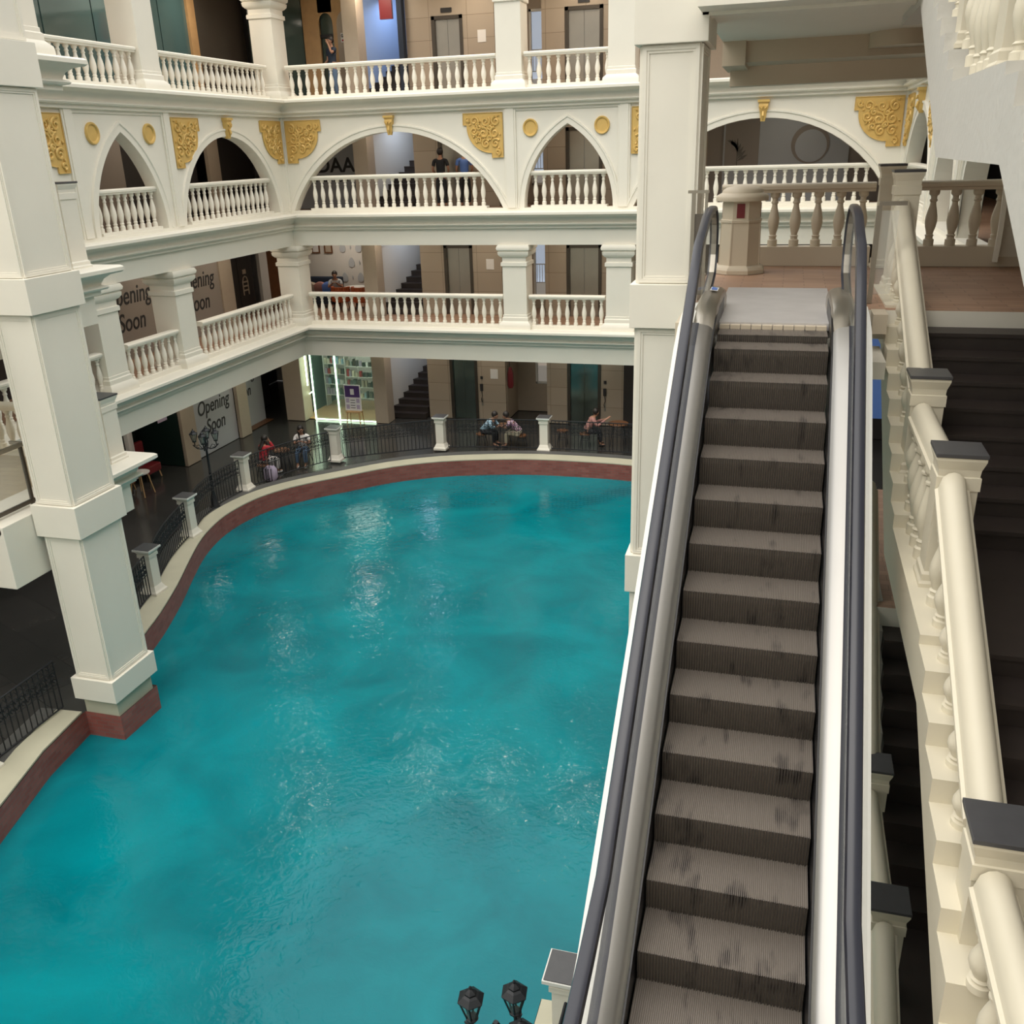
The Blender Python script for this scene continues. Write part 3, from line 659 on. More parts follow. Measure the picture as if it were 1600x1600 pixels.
# skirts, decks
for sd in (-1,1):
    q = lambda pr: [(sd*x,h) for x,h in pr]
    yz(q([(.513,.10),(.525,.10),(.525,-.4),(.513,-.4)]), line).build('skirt','skirt',esc,EO)
    yz(q([(.52,.09),(.545,.12),(.575,.14),(.66,.155),(.66,.10),(.52,.07)]), line[:-3]).build('inner_deck','silver',esc,EO,smooth=True)
    yz(q([(.655,.16),(.715,.16),(.715,.10),(.655,.10)]), line[:-3]).build('glass_channel','rubber',esc,EO)
    yz(q([(.715,.13),(.83,.11),(.83,.07),(.715,.08)]), line[:-1]).build('outer_deck','whitepaint',esc,EO)
    yz(q([(.83,.11),(.85,.11),(.85,-.85),(.83,-.85)]), line[:-1]).build('side_cladding','whitepaint',esc,EO)
    # handrail loop
    hl = [(2.2,4.6),(3.2,4.6),(3.6,4.66)]+[(y_,nz(y_)+.95) for y_ in (4.1,5,6,7,8,8.5)]+[(8.85,7.90),(9.2,8.0),(9.6,8.04),(10.0,8.04)]
    for a in range(1,9): t_ = math.pi/2-math.pi*.78*a/8; hl.append((10.0+.42*math.cos(t_)*.95, 7.64+.40*math.sin(t_)))
    hl += [(9.95,7.25),(9.75,7.2)]
    def strip_along(pl, w, th, off):
        mb = MB(); vs = []; pr = [(-w,-th),(-w*.8,th*.7),(-w*.4,th),(w*.4,th),(w*.8,th*.7),(w,-th)]
        for j,(y,z) in enumerate(pl):
            a = pl[max(0,j-1)]; b = pl[min(len(pl)-1,j+1)]; dy,dz = b[0]-a[0],b[1]-a[1]; L = math.hypot(dy,dz); ny,nzz = -dz/L,dy/L
            for x,h in pr: vs.append((XC+sd*.675+x, y+ny*(h+off), z+nzz*(h+off)))
        n = 6; fs = [(j*n+i,j*n+(i+1)%n,(j+1)*n+(i+1)%n,(j+1)*n+i) for j in range(len(pl)-1) for i in range(n)]+[tuple(range(n)),tuple(reversed(range((len(pl)-1)*n,len(pl)*n)))]
        return mb.add(vs,fs)
    strip_along(hl,.046,.022,0).build('handrail','rubber',esc,EO,smooth=True)
    strip_along(hl,.026,.014,-.034).build('handrail_guide','steel',esc,EO)
    poly = [(y_,z_-.03) for y_,z_ in hl[1:]]; low = [(y_,z_+.15) for y_,z_ in line[:-3]]
    gp = poly[:12]+[(10.0,8.0)]+poly[13:-1]+[(9.3,7.2)]+list(reversed(low[1:]))
    mb = MB(); mb.prism(gp,'x',XC+sd*.675-.005,XC+sd*.675+.005); mb.build('glass_panel','glass',esc,EO)
    # newel housing at the top
    prof = q([(.515,-.08),(.515,.14),(.53,.19),(.57,.215),(.63,.225),(.70,.215),(.74,.16),(.77,.08),(.77,-.08)])
    mb = MB(); ln = [(8.75,6.93,.35),(8.95,6.98,.7),(9.15,7.0,1.0),(9.7,7.0,1.15),(10.05,7.0,1.15),(10.35,7.0,.95),(10.45,7.0,.7)]
    vs = [(XC+x+sd*(0 if 0 else .0), y, z+h*sc_) for (y,z,sc_) in ln for x,h in prof]; n = len(prof)
    fs = [(i*n+j,i*n+j+1,(i+1)*n+j+1,(i+1)*n+j) for i in range(len(ln)-1) for j in range(n-1)]+[tuple(range(n)),tuple(reversed(range((len(ln)-1)*n,len(ln)*n)))]
    mb.add(vs,fs); hs_ = mb.build('newel_housing','steel',esc,EO,smooth=True)
    if sd < 0:
        mb = MB(); mb.add([(XC-.64,9.66,7.272),(XC-.565,9.66,7.262),(XC-.565,9.90,7.262),(XC-.64,9.90,7.272)],[(0,1,2,3)],0)
        mb.add([(XC-.63,9.69,7.276),(XC-.575,9.69,7.266),(XC-.575,9.86,7.266),(XC-.63,9.86,7.276)],[(0,1,2,3)],1); st = mb.build('sticker',['paper','blue'],esc,EO); st['label'] = 'small blue and white sticker'
yz([(-.85,-.85),(.85,-.85),(.85,-.88),(-.85,-.88)], line[:-1]).build('underside','whitepaint',esc,EO)
mb = MB(); mb.box((XC-.57,9.50,6.95),(XC+.57,11.72,7.012)); mb.build('floor_plate','plate',esc,EO)
mb = MB(); mb.box((XC-.515,9.30,6.95),(XC+.515,9.50,7.018)); mb.box((XC-.09,9.9,7.012),(XC+.13,9.93,7.0135)); mb.build('comb_plate','plate',esc,EO)
mb = MB()
for i in range(10): mb.box((XC-.5+i*.1,9.24,6.95),(XC-.5+i*.1+.093,9.30,7.0))
mb.build('comb','shaded_ivory',esc,EO)
mb = MB(); mb.box((XC-.52,1.6,3.5),(XC+.52,3.1,3.61)); mb.build('floor_plate','plate',esc,EO)
# little guard rails beside the escalator head
t = thing('guard_rail','short brushed metal guard rail beside the left escalator handrail','railing',(-.98,10.5,L2))
mb = MB(); mb.box((-.06,-.03,1.16),(.16,.03,1.19)); mb.build('top_bar','steel',t)
mb = MB(); mb.box((-.02,-.02,0),(.02,.02,1.16)); mb.build('post','steel',t); mb = MB(); mb.box((.12,-.02,0),(.15,.02,1.16)); mb.build('post','steel',t)
mb = MB(); mb.box((.02,-.006,.1),(.14,.006,.95)); mb.build('panel','brownglass',t)
t = thing('guard_rail','brushed metal guard rail between the right handrail and the newel post','railing',(.90,10.7,L2))
mb = MB(); mb.box((.0,-.03,1.0),(.27,.03,1.04)); mb.build('top_bar','steel',t)
mb = MB(); mb.box((-.02,-.02,0),(.03,.02,1.0)); mb.build('post','steel',t); mb = MB(); mb.box((.03,-.006,.1),(.20,.006,.95)); mb.build('panel','glass',t)
# ------------------------------------------------------------------ staircases
def stairs(dz, zt, zm, zl, tags, post_labels, sd=.32, se=.40):
    """flight 10.3->7.2, half landing 7.2->5.7, flight 5.7->3.5, lower landing"""
    X0, X1, XS = 1.05, 4.0, 1.42
    t = thing('staircase', tags[0], 'staircase', (XS,10.3,zt), 'staircases')
    O = Vector((XS,10.3,zt))
    r1 = (zt-zm)/9; r2_ = (zm-zl)/7
    st = [(10.3-.328*(i-1), zt-r1*i) for i in range(1,9)]
    for y,z in st:
        mb = MB(); mb.box((XS-.02,y-.328-.02,z-.035),(X1,y,z)); mb.box((XS-.02,y-.328,z-r1),(X1,y,z-.035)); mb.build('step','black',t,O)
    mb = MB(); mb.box((XS-.02,5.88,zm-.035),(X1,7.68,zm)); mb.box((XS-.02,5.9,zm-.18),(X1,7.68,zm-.035)); mb.build('half_landing','black',t,O)
    for i in range(1,8):
        y = 5.9-.336*(i-1); z = zm-r2_*i
        mb = MB(); mb.box((XS-.02,y-.336-.02,z-.035),(X1,y,z)); mb.box((XS-.02,y-.336,z-r2_),(X1,y,z-.035)); mb.build('step','black',t,O)
    mb = MB(); mb.box((XS-.02,1.5,zl-.2),(X1,3.52,zl)); mb.build('lower_landing','black',t,O)
    # soffit slab under everything (and the outer stringer)
    top1 = [(10.3,zt-r1*.4),(7.5,zm-.03),(5.7,zm-.03),(3.5,zl-.05),(1.5,zl-.05)]
    sof = [(1.5,zl-se),(3.3,zl-se),(5.70,zm-sd),(8.15,zm-sd),(10.5,zt-.40),(10.5,zt-.05)]
    mb = MB(); mb.prism([(10.3,zt-r1-.03),(7.68,zm-.19),(5.9,zm-.19),(3.55,zl-.19),(1.5,zl-.21)]+sof[:-1],'x',XS-.02,X1); mb.build('soffit','plaster_grey',t,O)
    # stringer with stepped top on which balusters stand
    prof = [(12.2,zt-.4),(12.2,zt-.0),(10.45,zt+.02)]
    for i in range(1,9): y = 10.45-.328*(i-1); z = zt+.02-r1*i; prof += [(y,z),(y-.328,z)]
    zz = zm+.07; prof += [(7.826,zz),(5.92,zz),(5.92,zz-.07),(5.57,zz-.07)]; zz -= .07
    y = 5.57
    for i in range(1,6): prof += [(y,zz-.163*i),(y-.336,zz-.163*i)]; y -= .336
    prof += [(y,zl+.05),(1.5,zl+.05)]
    prof += sof[:-1]+[(12.2,zt-.4)]
    mb = MB(); mb.prism(prof[:-1],'x',X0,XS-.02); mb.build('stringer','plaster_grey' if dz else 'ivory',t,O)
    # balustrade
    nx = 1.285
    b = thing('stair_balustrade', tags[1], 'balustrade', (nx,10.3,zt), 'balustrades along the stairs'); BO = Vector((nx,10.3,zt))
    def rail(a, b2):
        mb = MB(); w = .098; rx_ = 1.25; pr = [(-w,-.10),(-w*1.15,-.085),(-w*1.15,-.055),(-w*.95,-.045),(-w*.86,-.01),(-w*.72,.035),(-w*.38,.065),(0,.075),(w*.38,.065),(w*.72,.035),(w*.86,-.01),(w*.95,-.045),(w*1.15,-.055),(w*1.15,-.085),(w,-.10)]
        n = len(pr); vs = [(rx_+x,y,z+h) for (y,z) in (a,b2) for x,h in pr]
        fs = [(j,(j+1)%n,n+(j+1)%n,n+j) for j in range(n)]+[tuple(range(n)),tuple(reversed(range(n,2*n)))]
        mb.add(vs,fs).build('handrail','ivory',b,BO,smooth=True)
    R_ = [((11.86,zt+.93),(8.66,zm+1.13)),((8.44,zm+.93),(6.98,zm+.93)),((6.68,zm+.89),(4.46,zl+.95)),((4.14,zl+.78),(1.5,zl+.78))]
    for a,c_ in R_: rail(a,c_)
    def rz_at(y):
        for (a,c_) in R_:
            if c_[0] <= y <= a[0]: return a[1]+(c_[1]-a[1])*(a[0]-y)/(a[0]-c_[0])
        return None
    def bz_at(y):
        if y>10.45: return zt
        if y>7.83: return zt+.02-r1*min(8,(int((10.45-y)/.328)+1))
        if y>5.92: return zz+.07
        if y>5.57: return zz
        return max(zl+.05, zz-.163*(int((5.57-y)/.336)+1))
    cache = {}
    spots = [11.6-.30*i for i in range(4)]+[10.28-.328*i for i in range(5)]+[8.22-.25*i for i in range(5)]+[6.40,6.08,5.74]+[5.40-.336*i for i in range(3)]+[3.9-.3*i for i in range(8)]
    for y in spots:
        rz = rz_at(y)
        if rz is None: continue
        h = round(rz-.095-bz_at(y),2)
        if h not in cache:
            me = balmesh(h,.074,20); me.materials.append(M['ivory']); cache[h] = me
        o = link('baluster', cache[h], b); o.location = Vector((1.205,y,bz_at(y)))-BO
    for (y,z0,z1),lb in zip(((12.0,zt,zt+1.31),(8.6,zm+.33,zm+1.24),(6.83,zm+.07,zm+1.1),(4.3,zl+.05,zl+1.03)), post_labels):
        if lb: newel(nx,y,z0,z1,lb,.168,'ivory','newel posts of the stairs')
stairs(0,L2,5.5,4.36,('black stone staircase descending from the landing with ivory side wall','heavy ivory balustrade with big rounded handrail running down beside the black stairs'),
 ('nearer of the two dark-capped newel posts at the landing, where the big handrail starts','dark-capped newel post at the upper end of the short level rail','dark-capped newel post at the lower end of the short level rail','large dark-capped newel post at the bottom right corner of the photo'))
stairs(3.2,L3,8.94,7.80,('overhead staircase with rough white side wall at the top right','ivory balustrade of the overhead stairs at the top right corner'),
 (None,'newel post at the top right on the overhead stairs, farther from the frame edge','newel post of the overhead stairs cut by the right frame edge',None),sd=.44,se=.52)
stairs(-3.4,L1,1.42,.3,('dark lower staircase seen in the gap right of the escalator','shaded balustrade of the lower stairs in the gap right of the escalator'),
 (None,'upper shaded newel post in the gap right of the escalator','lower shaded newel post in the gap right of the escalator',None))
newel(1.285,13.93,L2,L2+1.33,'farther of the two dark-capped newel posts, at the end of the landing balustrade',.168,'ivory','newel posts of the stairs')
struct(MB().box((4.02,-3,0),(4.12,10.3,L2+3)).build('wall_right','plaster_grey'))  # unseen wall, added to keep light off the steps
# ------------------------------------------------------------------ walls and fittings of the galleries
def wseg(x0,x1,y,z0,z1,m_,name='wall_back',th=.12):
    return struct(MB().box((x0,y,z0),(x1,y+th,z1)).build(name,m_))
def lseg(y0,y1,x,z0,z1,m_,name='wall_left',th=.12):
    return struct(MB().box((x-th,y0,z0),(x,y1,z1)).build(name,m_))
BW = 29.3
tops = {L0:L1-.3, L1:L2-.3, L2:L3-.3, L3:13.4}
fl = {L0:'ground floor',L1:'first floor',L2:'second floor',L3:'top floor'}
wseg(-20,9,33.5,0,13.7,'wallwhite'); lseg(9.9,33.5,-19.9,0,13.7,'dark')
for z in (L0,L1,L2,L3):
    zt = tops[z]; H = zt-z
    for a,b in ((-11.55,-10.72),(-9.74,-8.76),(-7.32,-6.62),(-5.50,-4.75)): wseg(a,b,BW,z,zt,'tan')
    for a,b in ((-10.72,-9.74),(-6.62,-5.50)): wseg(a,b,BW,z+2.22,zt,'tan')
    wseg(-4.75,-2.4,BW,z,zt,'dark' if z in (L0,) else 'tanplain')
    # stair recess
    struct(MB().box((-11.60,BW+.12,z),(-11.52,33.3,zt)).build('wall_right','tanplain'))
    struct(MB().box((-13.15,28.25,z),(-12.68,28.8,zt)).build('wall_back','tanplain'))
    struct(MB().box((-13.15,28.8,z),(-13.05,33.3,zt)).build('wall_left','wallwhite'))
    if z < L3 or 1:
        t = thing('indoor_staircase','dark stone stairs climbing in the blue-lit stairwell on the '+fl[z],'staircase',(-12.3,29.0,z),'stairs in the stairwell')
        for i in range(14):
            x0 = -13.0+.088*i; mb = MB(); mb.box((x0+12.3,.02+.28*i,0),(.68,.30+.28*i,.175*(i+1)-.03)); mb.box((x0+12.3,.0+.28*i,.175*(i+1)-.03),(.68,.30+.28*i,.175*(i+1))); mb.build('step','black',t)
        # blue-white well wall following the steps
        mb = MB(); mb.add([(-13.04,28.9,z),(-11.7,33.25,z),(-11.7,33.25,zt),(-13.04,28.9,zt)],[(0,1,2,3)]); mb.add([(-13.05,28.95,z),(-11.75,33.3,z),(-11.75,33.3,zt),(-13.05,28.95,zt)],[(0,1,2,3)])
        mb.add([(-13.04,28.9,zt),(-11.7,33.25,zt),(-11.75,33.3,zt),(-13.05,28.95,zt)],[(0,1,2,3)])
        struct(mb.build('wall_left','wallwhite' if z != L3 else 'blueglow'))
        la = bpy.data.lights.new('stairwell_light','AREA'); la.energy = {L0:16,L1:18,L2:24,L3:38}[z]; la.color = (.62,.76,1); la.size = .7
        lo = bpy.data.objects.new('stairwell_light',la); C.objects.link(lo); lo.location = (-11.95,29.9,zt-.1); lo.rotation_euler = (math.radians(25),0,math.radians(-60))
    # niche with window
    struct(MB().box((-8.82,BW+.12,z),(-8.74,30.8,zt)).build('wall_left','tanplain')); struct(MB().box((-7.34,BW+.12,z),(-7.26,30.8,zt)).build('wall_right','tanplain'))
    wz0,wz1 = {L0:(1.0,2.6),L1:(.35,2.9),L2:(.55,2.9),L3:(.2,2.4)}[z]
    wseg(-8.76,-8.06,30.7,z,zt,'tanplain'); wseg(-8.06,-7.32,30.7,z,z+wz0,'tanplain'); wseg(-8.06,-7.32,30.7,z+wz1,zt,'tanplain')
    w = MB(); w.box((-8.06,30.66,z+wz0),(-7.99,30.74,z+wz1)); w.box((-8.06,30.66,z+wz0),(-7.32,30.74,z+wz0+.07)); w.box((-8.06,30.66,z+wz1-.07),(-7.32,30.74,z+wz1))
    o = struct(w.build('window_%d'%(1+[L0,L1,L2,L3].index(z)),'whitepaint'))
    MB().box((-8.0,30.70,z+wz0+.05),(-7.33,30.71,z+wz1-.05)).build('pane','glass',o)
    wseg(-8.6,-6.9,32.2,z+wz0-.6,z+wz1+.3,'stucco' if z==L0 else 'daylight',name='wall_back',th=.1)
    wseg(-8.6,-7.0,31.9,z+wz0-.5,z+wz0+.35,'stucco',name='wall_back',th=.1)
    if z in (L1,L2,L3):
        t = thing('window_grille','metal window grille outside the niche window on the '+fl[z],'grille',(-7.65,30.835,z+wz0))
        for q in range(8): MB().box((-.34+.09*q,-.01,.5),(-.325+.09*q,.01,1.1)).build('bar','steel',t)
        MB().box((-.36,-.012,.48),(.34,.012,.51)).build('rail','steel',t); MB().box((-.36,-.012,1.08),(.34,.012,1.11)).build('rail','steel',t)
    # lifts
    for n_,(a,b) in enumerate(((-10.72,-9.74),(-6.62,-5.50))):
        t = thing('lift_entrance','%s steel lift doors on the %s%s'%('left' if n_==0 else 'right',fl[z],' with a mirror-green sheen' if z==L0 else ''),'lift',((a+b)/2,BW,z),'lift entrances')
        hw = (b-a)/2; fm = 'steeldark' if z else 'steeldark'; dm = 'steelgreen' if z==L0 else 'steel'
        mb = MB(); mb.box((-hw,-.03,0),(-hw+.10,.12,2.22)); mb.box((hw-.10,-.03,0),(hw,.12,2.22)); mb.box((-hw,-.03,2.12),(hw,.12,2.22)); mb.build('frame',fm,t)
        MB().box((-hw+.10,.05,0),(-.004,.08,2.12)).build('door_panel',dm,t,bevel=.003); MB().box((.004,.05,0),(hw-.10,.08,2.12)).build('door_panel',dm,t,bevel=.003)
        ind = MB().box((-.17,-.035,2.30),(.17,-.0,2.42)).build('floor_indicator','ink',t)
        if z == L0:
            MB().box((hw+.10,-.03,1.42),(hw+.18,0,1.52)).build('display','ink',t)
            mb = MB(); mb.box((hw+.09,-.06,1.02),(hw+.18,0,1.26)); mb.tube([(hw+.13,-.04,1.02),(hw+.16,-.05,.85),(hw+.11,-.04,.72),(hw+.14,-.03,.62)],.012,5); mb.build('intercom','ink',t)
            MB().box((hw+.11,-.012,.50),(hw+.17,0,.75)).build('call_plate','steel',t)
    t_ = tag(MB().box((-9.28,BW-.012,z+1.45),(-9.02,BW-.002,z+1.78)).build('notice','paper'),'white printed notice taped beside the left lift on the '+fl[z],'notice','notices by the lift')
for z,xx in ((L0,-8.635),(L3,-8.635)):
    t = thing('hose_bag','dark red hose bag hanging in the lift lobby on the '+fl[z],'bag',(xx,29.5,z+1.1))
    MB().frus(0,0,[(.06,.03,0),(.10,.05,.1),(.09,.05,.5),(.03,.03,.72)]).build('bag','redwall',t,smooth=True); MB().tube([(-.02,0,.7),(-.05,.04,1.0)],.012,5).build('strap','ink',t)
# ground floor, behind the fence
GL = -17.0
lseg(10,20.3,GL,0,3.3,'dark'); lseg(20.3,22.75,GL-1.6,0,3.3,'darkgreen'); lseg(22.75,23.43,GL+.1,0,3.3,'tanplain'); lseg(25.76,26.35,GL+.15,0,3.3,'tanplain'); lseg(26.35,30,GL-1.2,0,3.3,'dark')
struct(MB().box((GL-2,22.75,0),(GL,22.85,3.3)).build('wall_back','darkgreen'))
struct(MB().box((-16.45,28.05,0),(-15.75,28.65,3.3)).build('wall_back','tanplain'))
struct(MB().box((-18.2,26.4,.0),(-17.0,28.05,.012)).build('floor','wooddark'))
def hoarding(y0,y1,x,z0,z1,label,m_,body,fs,tz,ty=None,gap=.62,sh=.22):
    t = thing('hoarding',label,'hoarding',(x,(y0+y1)/2,z0),'Opening Soon hoardings'); w = (y1-y0)/2
    MB().box((-.03,-w,0),(0,w,z1-z0)).build('board',m_,t)
    for i,tx in enumerate(body):
        o = text(tx,fs,'ink',t,(.006,(ty or 0),tz-gap*i),(math.radians(90),0,math.radians(90)),shear=sh,xs=.82,bold=.004)
    return t
hoarding(23.43,25.76,GL,0,3.2,'pale grey ground floor hoarding reading Opening Soon behind the street lamp','printgrey',['Opening','Soon'],.62,1.26,.0,gap=.62)
hoarding(26.35,28.05,GL-.3,0,3.2,'grey ground floor hoarding right of the street lamp, lettering cut off by a column','printgrey',['Opening','Soon'],.52,1.60,-.35,gap=.52)
# first floor wing
lseg(12,20.0,GL,L1,L2-.3,'dark'); lseg(22.73,23.42,GL+.05,L1,L2-.3,'tanplain'); lseg(25.9,26.6,GL+.05,L1,L2-.3,'tanplain'); lseg(26.6,29.2,GL-.8,L1,L2-.3,'dark')
struct(MB().box((-17.0,28.9,L1),(-16.35,29.4,L2-.3)).build('wall_back','wooddark'))
hoarding(20.0,22.73,GL,L1,L2-.35,'grey first floor hoarding with Opening Soon lettering left of the square column','wallmauve',['Opening','Soon'],.68,1.46,.12,gap=.70)
hoarding(23.42,25.9,GL,L1,L2-.35,'grey first floor hoarding with half its Opening Soon lettering hidden right of the square column','wallmauve',['Opening','Soon'],.66,1.44,0,gap=.66)
M['wallmauve2'] = M['wallmauve']
t = thing('logo_panel','dark wall panel with a small pale rounded logo near the first floor corner column','sign',(GL-.77,28.6,L1))
MB().box((-.03,-.35,0),(0,.35,1.9)).build('board','dark',t)
mb = MB(); mb.tube([(.01,-.16,.65),(.01,-.16,1.10),(.01,-.10,1.23),(.01,0,1.27),(.01,.10,1.23),(.01,.16,1.10),(.01,.16,.65)],.022,6)
for q in (.78,.92,1.06): mb.box((0,-.14,q),(.02,.14,q+.05))
mb.box((0,-.10,1.35),(.02,.10,1.5)); mb.build('logo','tanplain',t)
# first floor lounge behind the corner
wseg(-19.8,-13.1,31.3,L1,L2-.3,'wallwhite'); lseg(29.4,31.3,-17.6,L1,L2-.3,'wallwhite')
mb = MB()
for i in range(4):
    for j in range(3):
        cx = -15.3+.62*i+(.31 if j%2 else 0); cz = L1+1.95-.52*j
        if cx > -13.4: continue
        pts = []
        for q in range(13): a = 2*math.pi*q/12; pts.append((cx+.115*math.sin(a)*(1-.35*math.cos(a)), cz+.17*math.cos(a)))
        mb.prism(pts[:-1],'y',31.27,31.29)
        mb.prism([(cx+.31-.025,cz),(cx+.31,cz-.07),(cx+.31+.025,cz),(cx+.31,cz+.07)],'y',31.27,31.29)
o = mb.build('wall_pattern','printgrey'); tag(o,'grey leaf-drop motifs on the lounge wall of the first floor','wall decal')
for i,(xx,lb) in enumerate(((-16.35,'left dark picture frame high on the lounge wall'),(-15.85,'right dark picture frame high on the lounge wall'))):
    t = thing('picture_frame',lb,'picture',(xx,31.28,L1+1.75)); MB().box((-.16,-.03,0),(.16,0,.55)).build('frame','wooddark',t); MB().box((-.11,-.035,.05),(.11,-.03,.5)).build('print','paper' if i==0 else 'tanplain',t)
t = thing('sofa','dark navy sofa with scatter cushions in the first floor lounge','sofa',(-15.9,30.4,L1))
MB().box((-.75,-.4,.12),(.75,.4,.45)).build('seat','navy',t,bevel=.05); MB().box((-.75,.25,.35),(.75,.45,1.0)).build('backrest','navy',t,bevel=.05)
for q in (-.68,.68): MB().box((q-.08,-.4,.12),(q+.08,.4,.65)).build('armrest','navy',t,bevel=.03)
for q,(xx,mm,lb) in enumerate(((-16.25,'tanplain','tan'),(-15.85,'pinkcloth','dusty pink'),(-15.55,'blue','blue'))):
    o = MB().frus(0,0,[(.05,.03,0),(.2,.09,.08),(.21,.1,.2),(.2,.09,.34),(.05,.03,.42)]).build('cushion',mm,smooth=True); o.location = (xx,30.42,L1+.46); o.rotation_euler = (.25,0,.1*q); tag(o,lb+' scatter cushion on the lounge sofa','cushion')
t = thing('cafe_table','small white round table in the first floor lounge','table',(-14.35,30.1,L1)); MB().lathe(0,0,[(.36,.72),(.38,.735),(.38,.75)],24).build('table_top','whitepaint',t); MB().lathe(0,0,[(.03,.02),(.03,.72)],10).build('stem','iron',t); MB().lathe(0,0,[(.22,0),(.2,.02)],16).build('foot','iron',t)
for q,(xx,yy,lb) in enumerate(((-14.75,29.75,'left'),(-14.0,29.75,'right'))):
    t = thing('armchair',lb+' rust orange tub chair at the lounge table','chair',(xx,yy,L1),'rust orange tub chairs')
    MB().lathe(0,0,[(.27,.28),(.3,.32),(.3,.44),(.26,.47)],16).build('seat','orange',t,smooth=True)
    mb = MB()
    for i in range(12):
        a = math.radians(180+180*i/11); p = (.30*math.cos(a),.30*math.sin(a)); pz = .80
        mb.lathe(p[0],p[1],[(.05,.32),(.055,.5),(.045,pz)],8)
    mb.build('backrest','orange',t,smooth=True)
    for i in range(4): a = math.pi/4+math.pi/2*i; MB().tube([(.2*math.cos(a),.2*math.sin(a),.3),(.26*math.cos(a),.26*math.sin(a),0)],.015,6).build('leg','wooddark',t)
t = thing('flower_vase','vase of cream flowers by the lounge column','vase',(-13.55,30.3,L1+.74)); MB().lathe(0,0,[(.05,0),(.08,.1),(.04,.2),(.05,.24)],12).build('vase','whitepaint',t,smooth=True)
mb = MB(); rnd = random.Random(5)
for i in range(22):
    a = rnd.random()*6.28; r = rnd.random()*.14; z_ = .3+rnd.random()*.22; mb.lathe(r*math.cos(a),r*math.sin(a),[(.01,z_-.03),(.04,z_),(.01,z_+.03)],6)
o = mb.build('blossoms','ivory',t); o['kind'] = 'stuff'
t = thing('side_stand','white low stand under the flower vase in the lounge','stand',(-13.55,30.3,L1)); MB().box((-.2,-.2,.68),(.2,.2,.74)).build('top','whitepaint',t); MB().box((-.16,-.16,0),(.16,.16,.68)).build('body','wallwhite',t)
la = bpy.data.lights.new('lounge_fill','AREA'); la.energy = 26; la.color = (1,.88,.74); la.size = .6; lo = bpy.data.objects.new('lounge_fill',la); C.objects.link(lo); lo.location = (-14.9,30.0,L2-.4)  # added fill light to lift the lounge wall
# second floor walls
lseg(16.5,22.2,GL+.02,L2,L3-.3,'wallmauve'); lseg(26.15,26.75,GL+.05,L2,L3-.3,'tanplain'); lseg(22.2,26.15,GL-.4,L2,L3-.3,'dark'); lseg(26.75,29.3,GL-.3,L2,L3-.3,'dark')
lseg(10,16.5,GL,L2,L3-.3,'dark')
t = thing('shop_sign_board','grey hoarding with the word ADAA in tall dark letters over EXHIBITION','sign',(-14.6,BW-.05,L2))
MB().box((-1.1,0,0),(1.02,.05,2.2)).build('board','printgrey',t); MB().box((-1.1,0,2.25),(1.02,.05,2.85)).build('transom_panel','dark',t)
text('ADAA',.62,'ink',t,(.10,-.008,1.13),(math.radians(90),0,0),xs=1.05,bold=.012); text('EXHIBITION',.24,'ink',t,(.10,-.008,.84),(math.radians(90),0,0),xs=.98,bold=.006)
# top floor
for y0,y1,mm in ((15.5,20.2,'tealglass'),(20.25,22.02,'tealglass'),(22.06,24.78,'tealglass'),(24.82,26.1,'tealglass'),(26.5,29.2,'brownglass')):
    t = tag(MB().box((GL-.04,y0,L3+.02),(GL,y1,13.35)).build('shopfront_glass',mm),'%s glass shopfront on the top floor of the left wing, %s'%('brownish' if mm[0]=='b' else 'teal', {15.5:'partly behind the corner column',20.25:'left of the dark joint',22.06:'behind the middle column',24.82:'left of the tan post',26.5:'right of the tan post'}[y0]),'glass')
lseg(26.1,26.46,GL+.08,L3,13.4,'wood'); lseg(14,29.3,GL-.5,L3,13.4,'wallwhite'); lseg(27.1,27.5,GL-.2,L3,13.4,'tanplain'); 
tag(MB().box((-16.6,BW-.5,L3+.02),(-14.75,BW-.46,13.35)).build('shopfront_glass','greenglass'),'dark green glass shopfront on the top floor beside the tan arched panel','glass')
# tan arched panel with doorway
t = thing('arched_screen','tan plywood screen with one arched doorway and one arched panel on the top floor','screen',(-13.8,28.75,L3))
def archhole(x0,x1,z1): 
    c = (x0+x1)/2; h = (x1-x0)/2; return [(x0,0)]+[(c-h*math.cos(math.pi*i/12), z1-h*1.3+h*1.3*math.sin(math.pi*i/12)) for i in range(13)]+[(x1,0)]
A = archhole(-.36,.10,2.45)
mb = MB(); vs = []; fs = []
for x_,z_ in A: vs += [(x_,0,z_),(x_,0,3.1)]
for i in range(len(A)-1): fs.append((2*i,2*i+2,2*i+3,2*i+1))
mb.add(vs,fs); mb.box((-.9,0,0),(-.36,.08,3.1)); mb.box((.10,0,0),(.95,.08,3.1)); mb.box((-.36,.0,2.46),(.10,.08,3.1)); mb.build('board','wood',t)
P_ = archhole(.24,.88,2.5); MB().prism(P_,'y',-.03,0).build('raised_panel','tanplain',t)
MB().box((-.36,.12,0),(.10,.14,3)).build('door_glass','greenglass',t); MB().box((-.36,.05,1.78),(.10,.12,1.88)).build('door_bar','ink',t)
sg = MB().box((.36,-.05,1.62),(.80,-.03,1.88)).build('sign_plate','paper',t); sg['label'] = 'small white sign with dark lettering'
text('GRANDN',.12,'ink',sg,(.58,-.055,1.76),(math.radians(90),0,0),xs=.8,bold=.004); MB().box((.39,-.053,1.65),(.77,-.05,1.70)).build('strip','red',sg)
tt = tag(MB().box((-12.25,29.0,L3+2.2),(-11.85,29.1,L3+3.1)).build('hanging_banner','redwall'),'dark red banner hanging against the blue lit stairwell at the top','banner')
MB2 = MB(); MB2.box((-11.72,29.05,L3),(-11.56,29.3,13.4)); struct(MB2.build('wall_back','navy'))
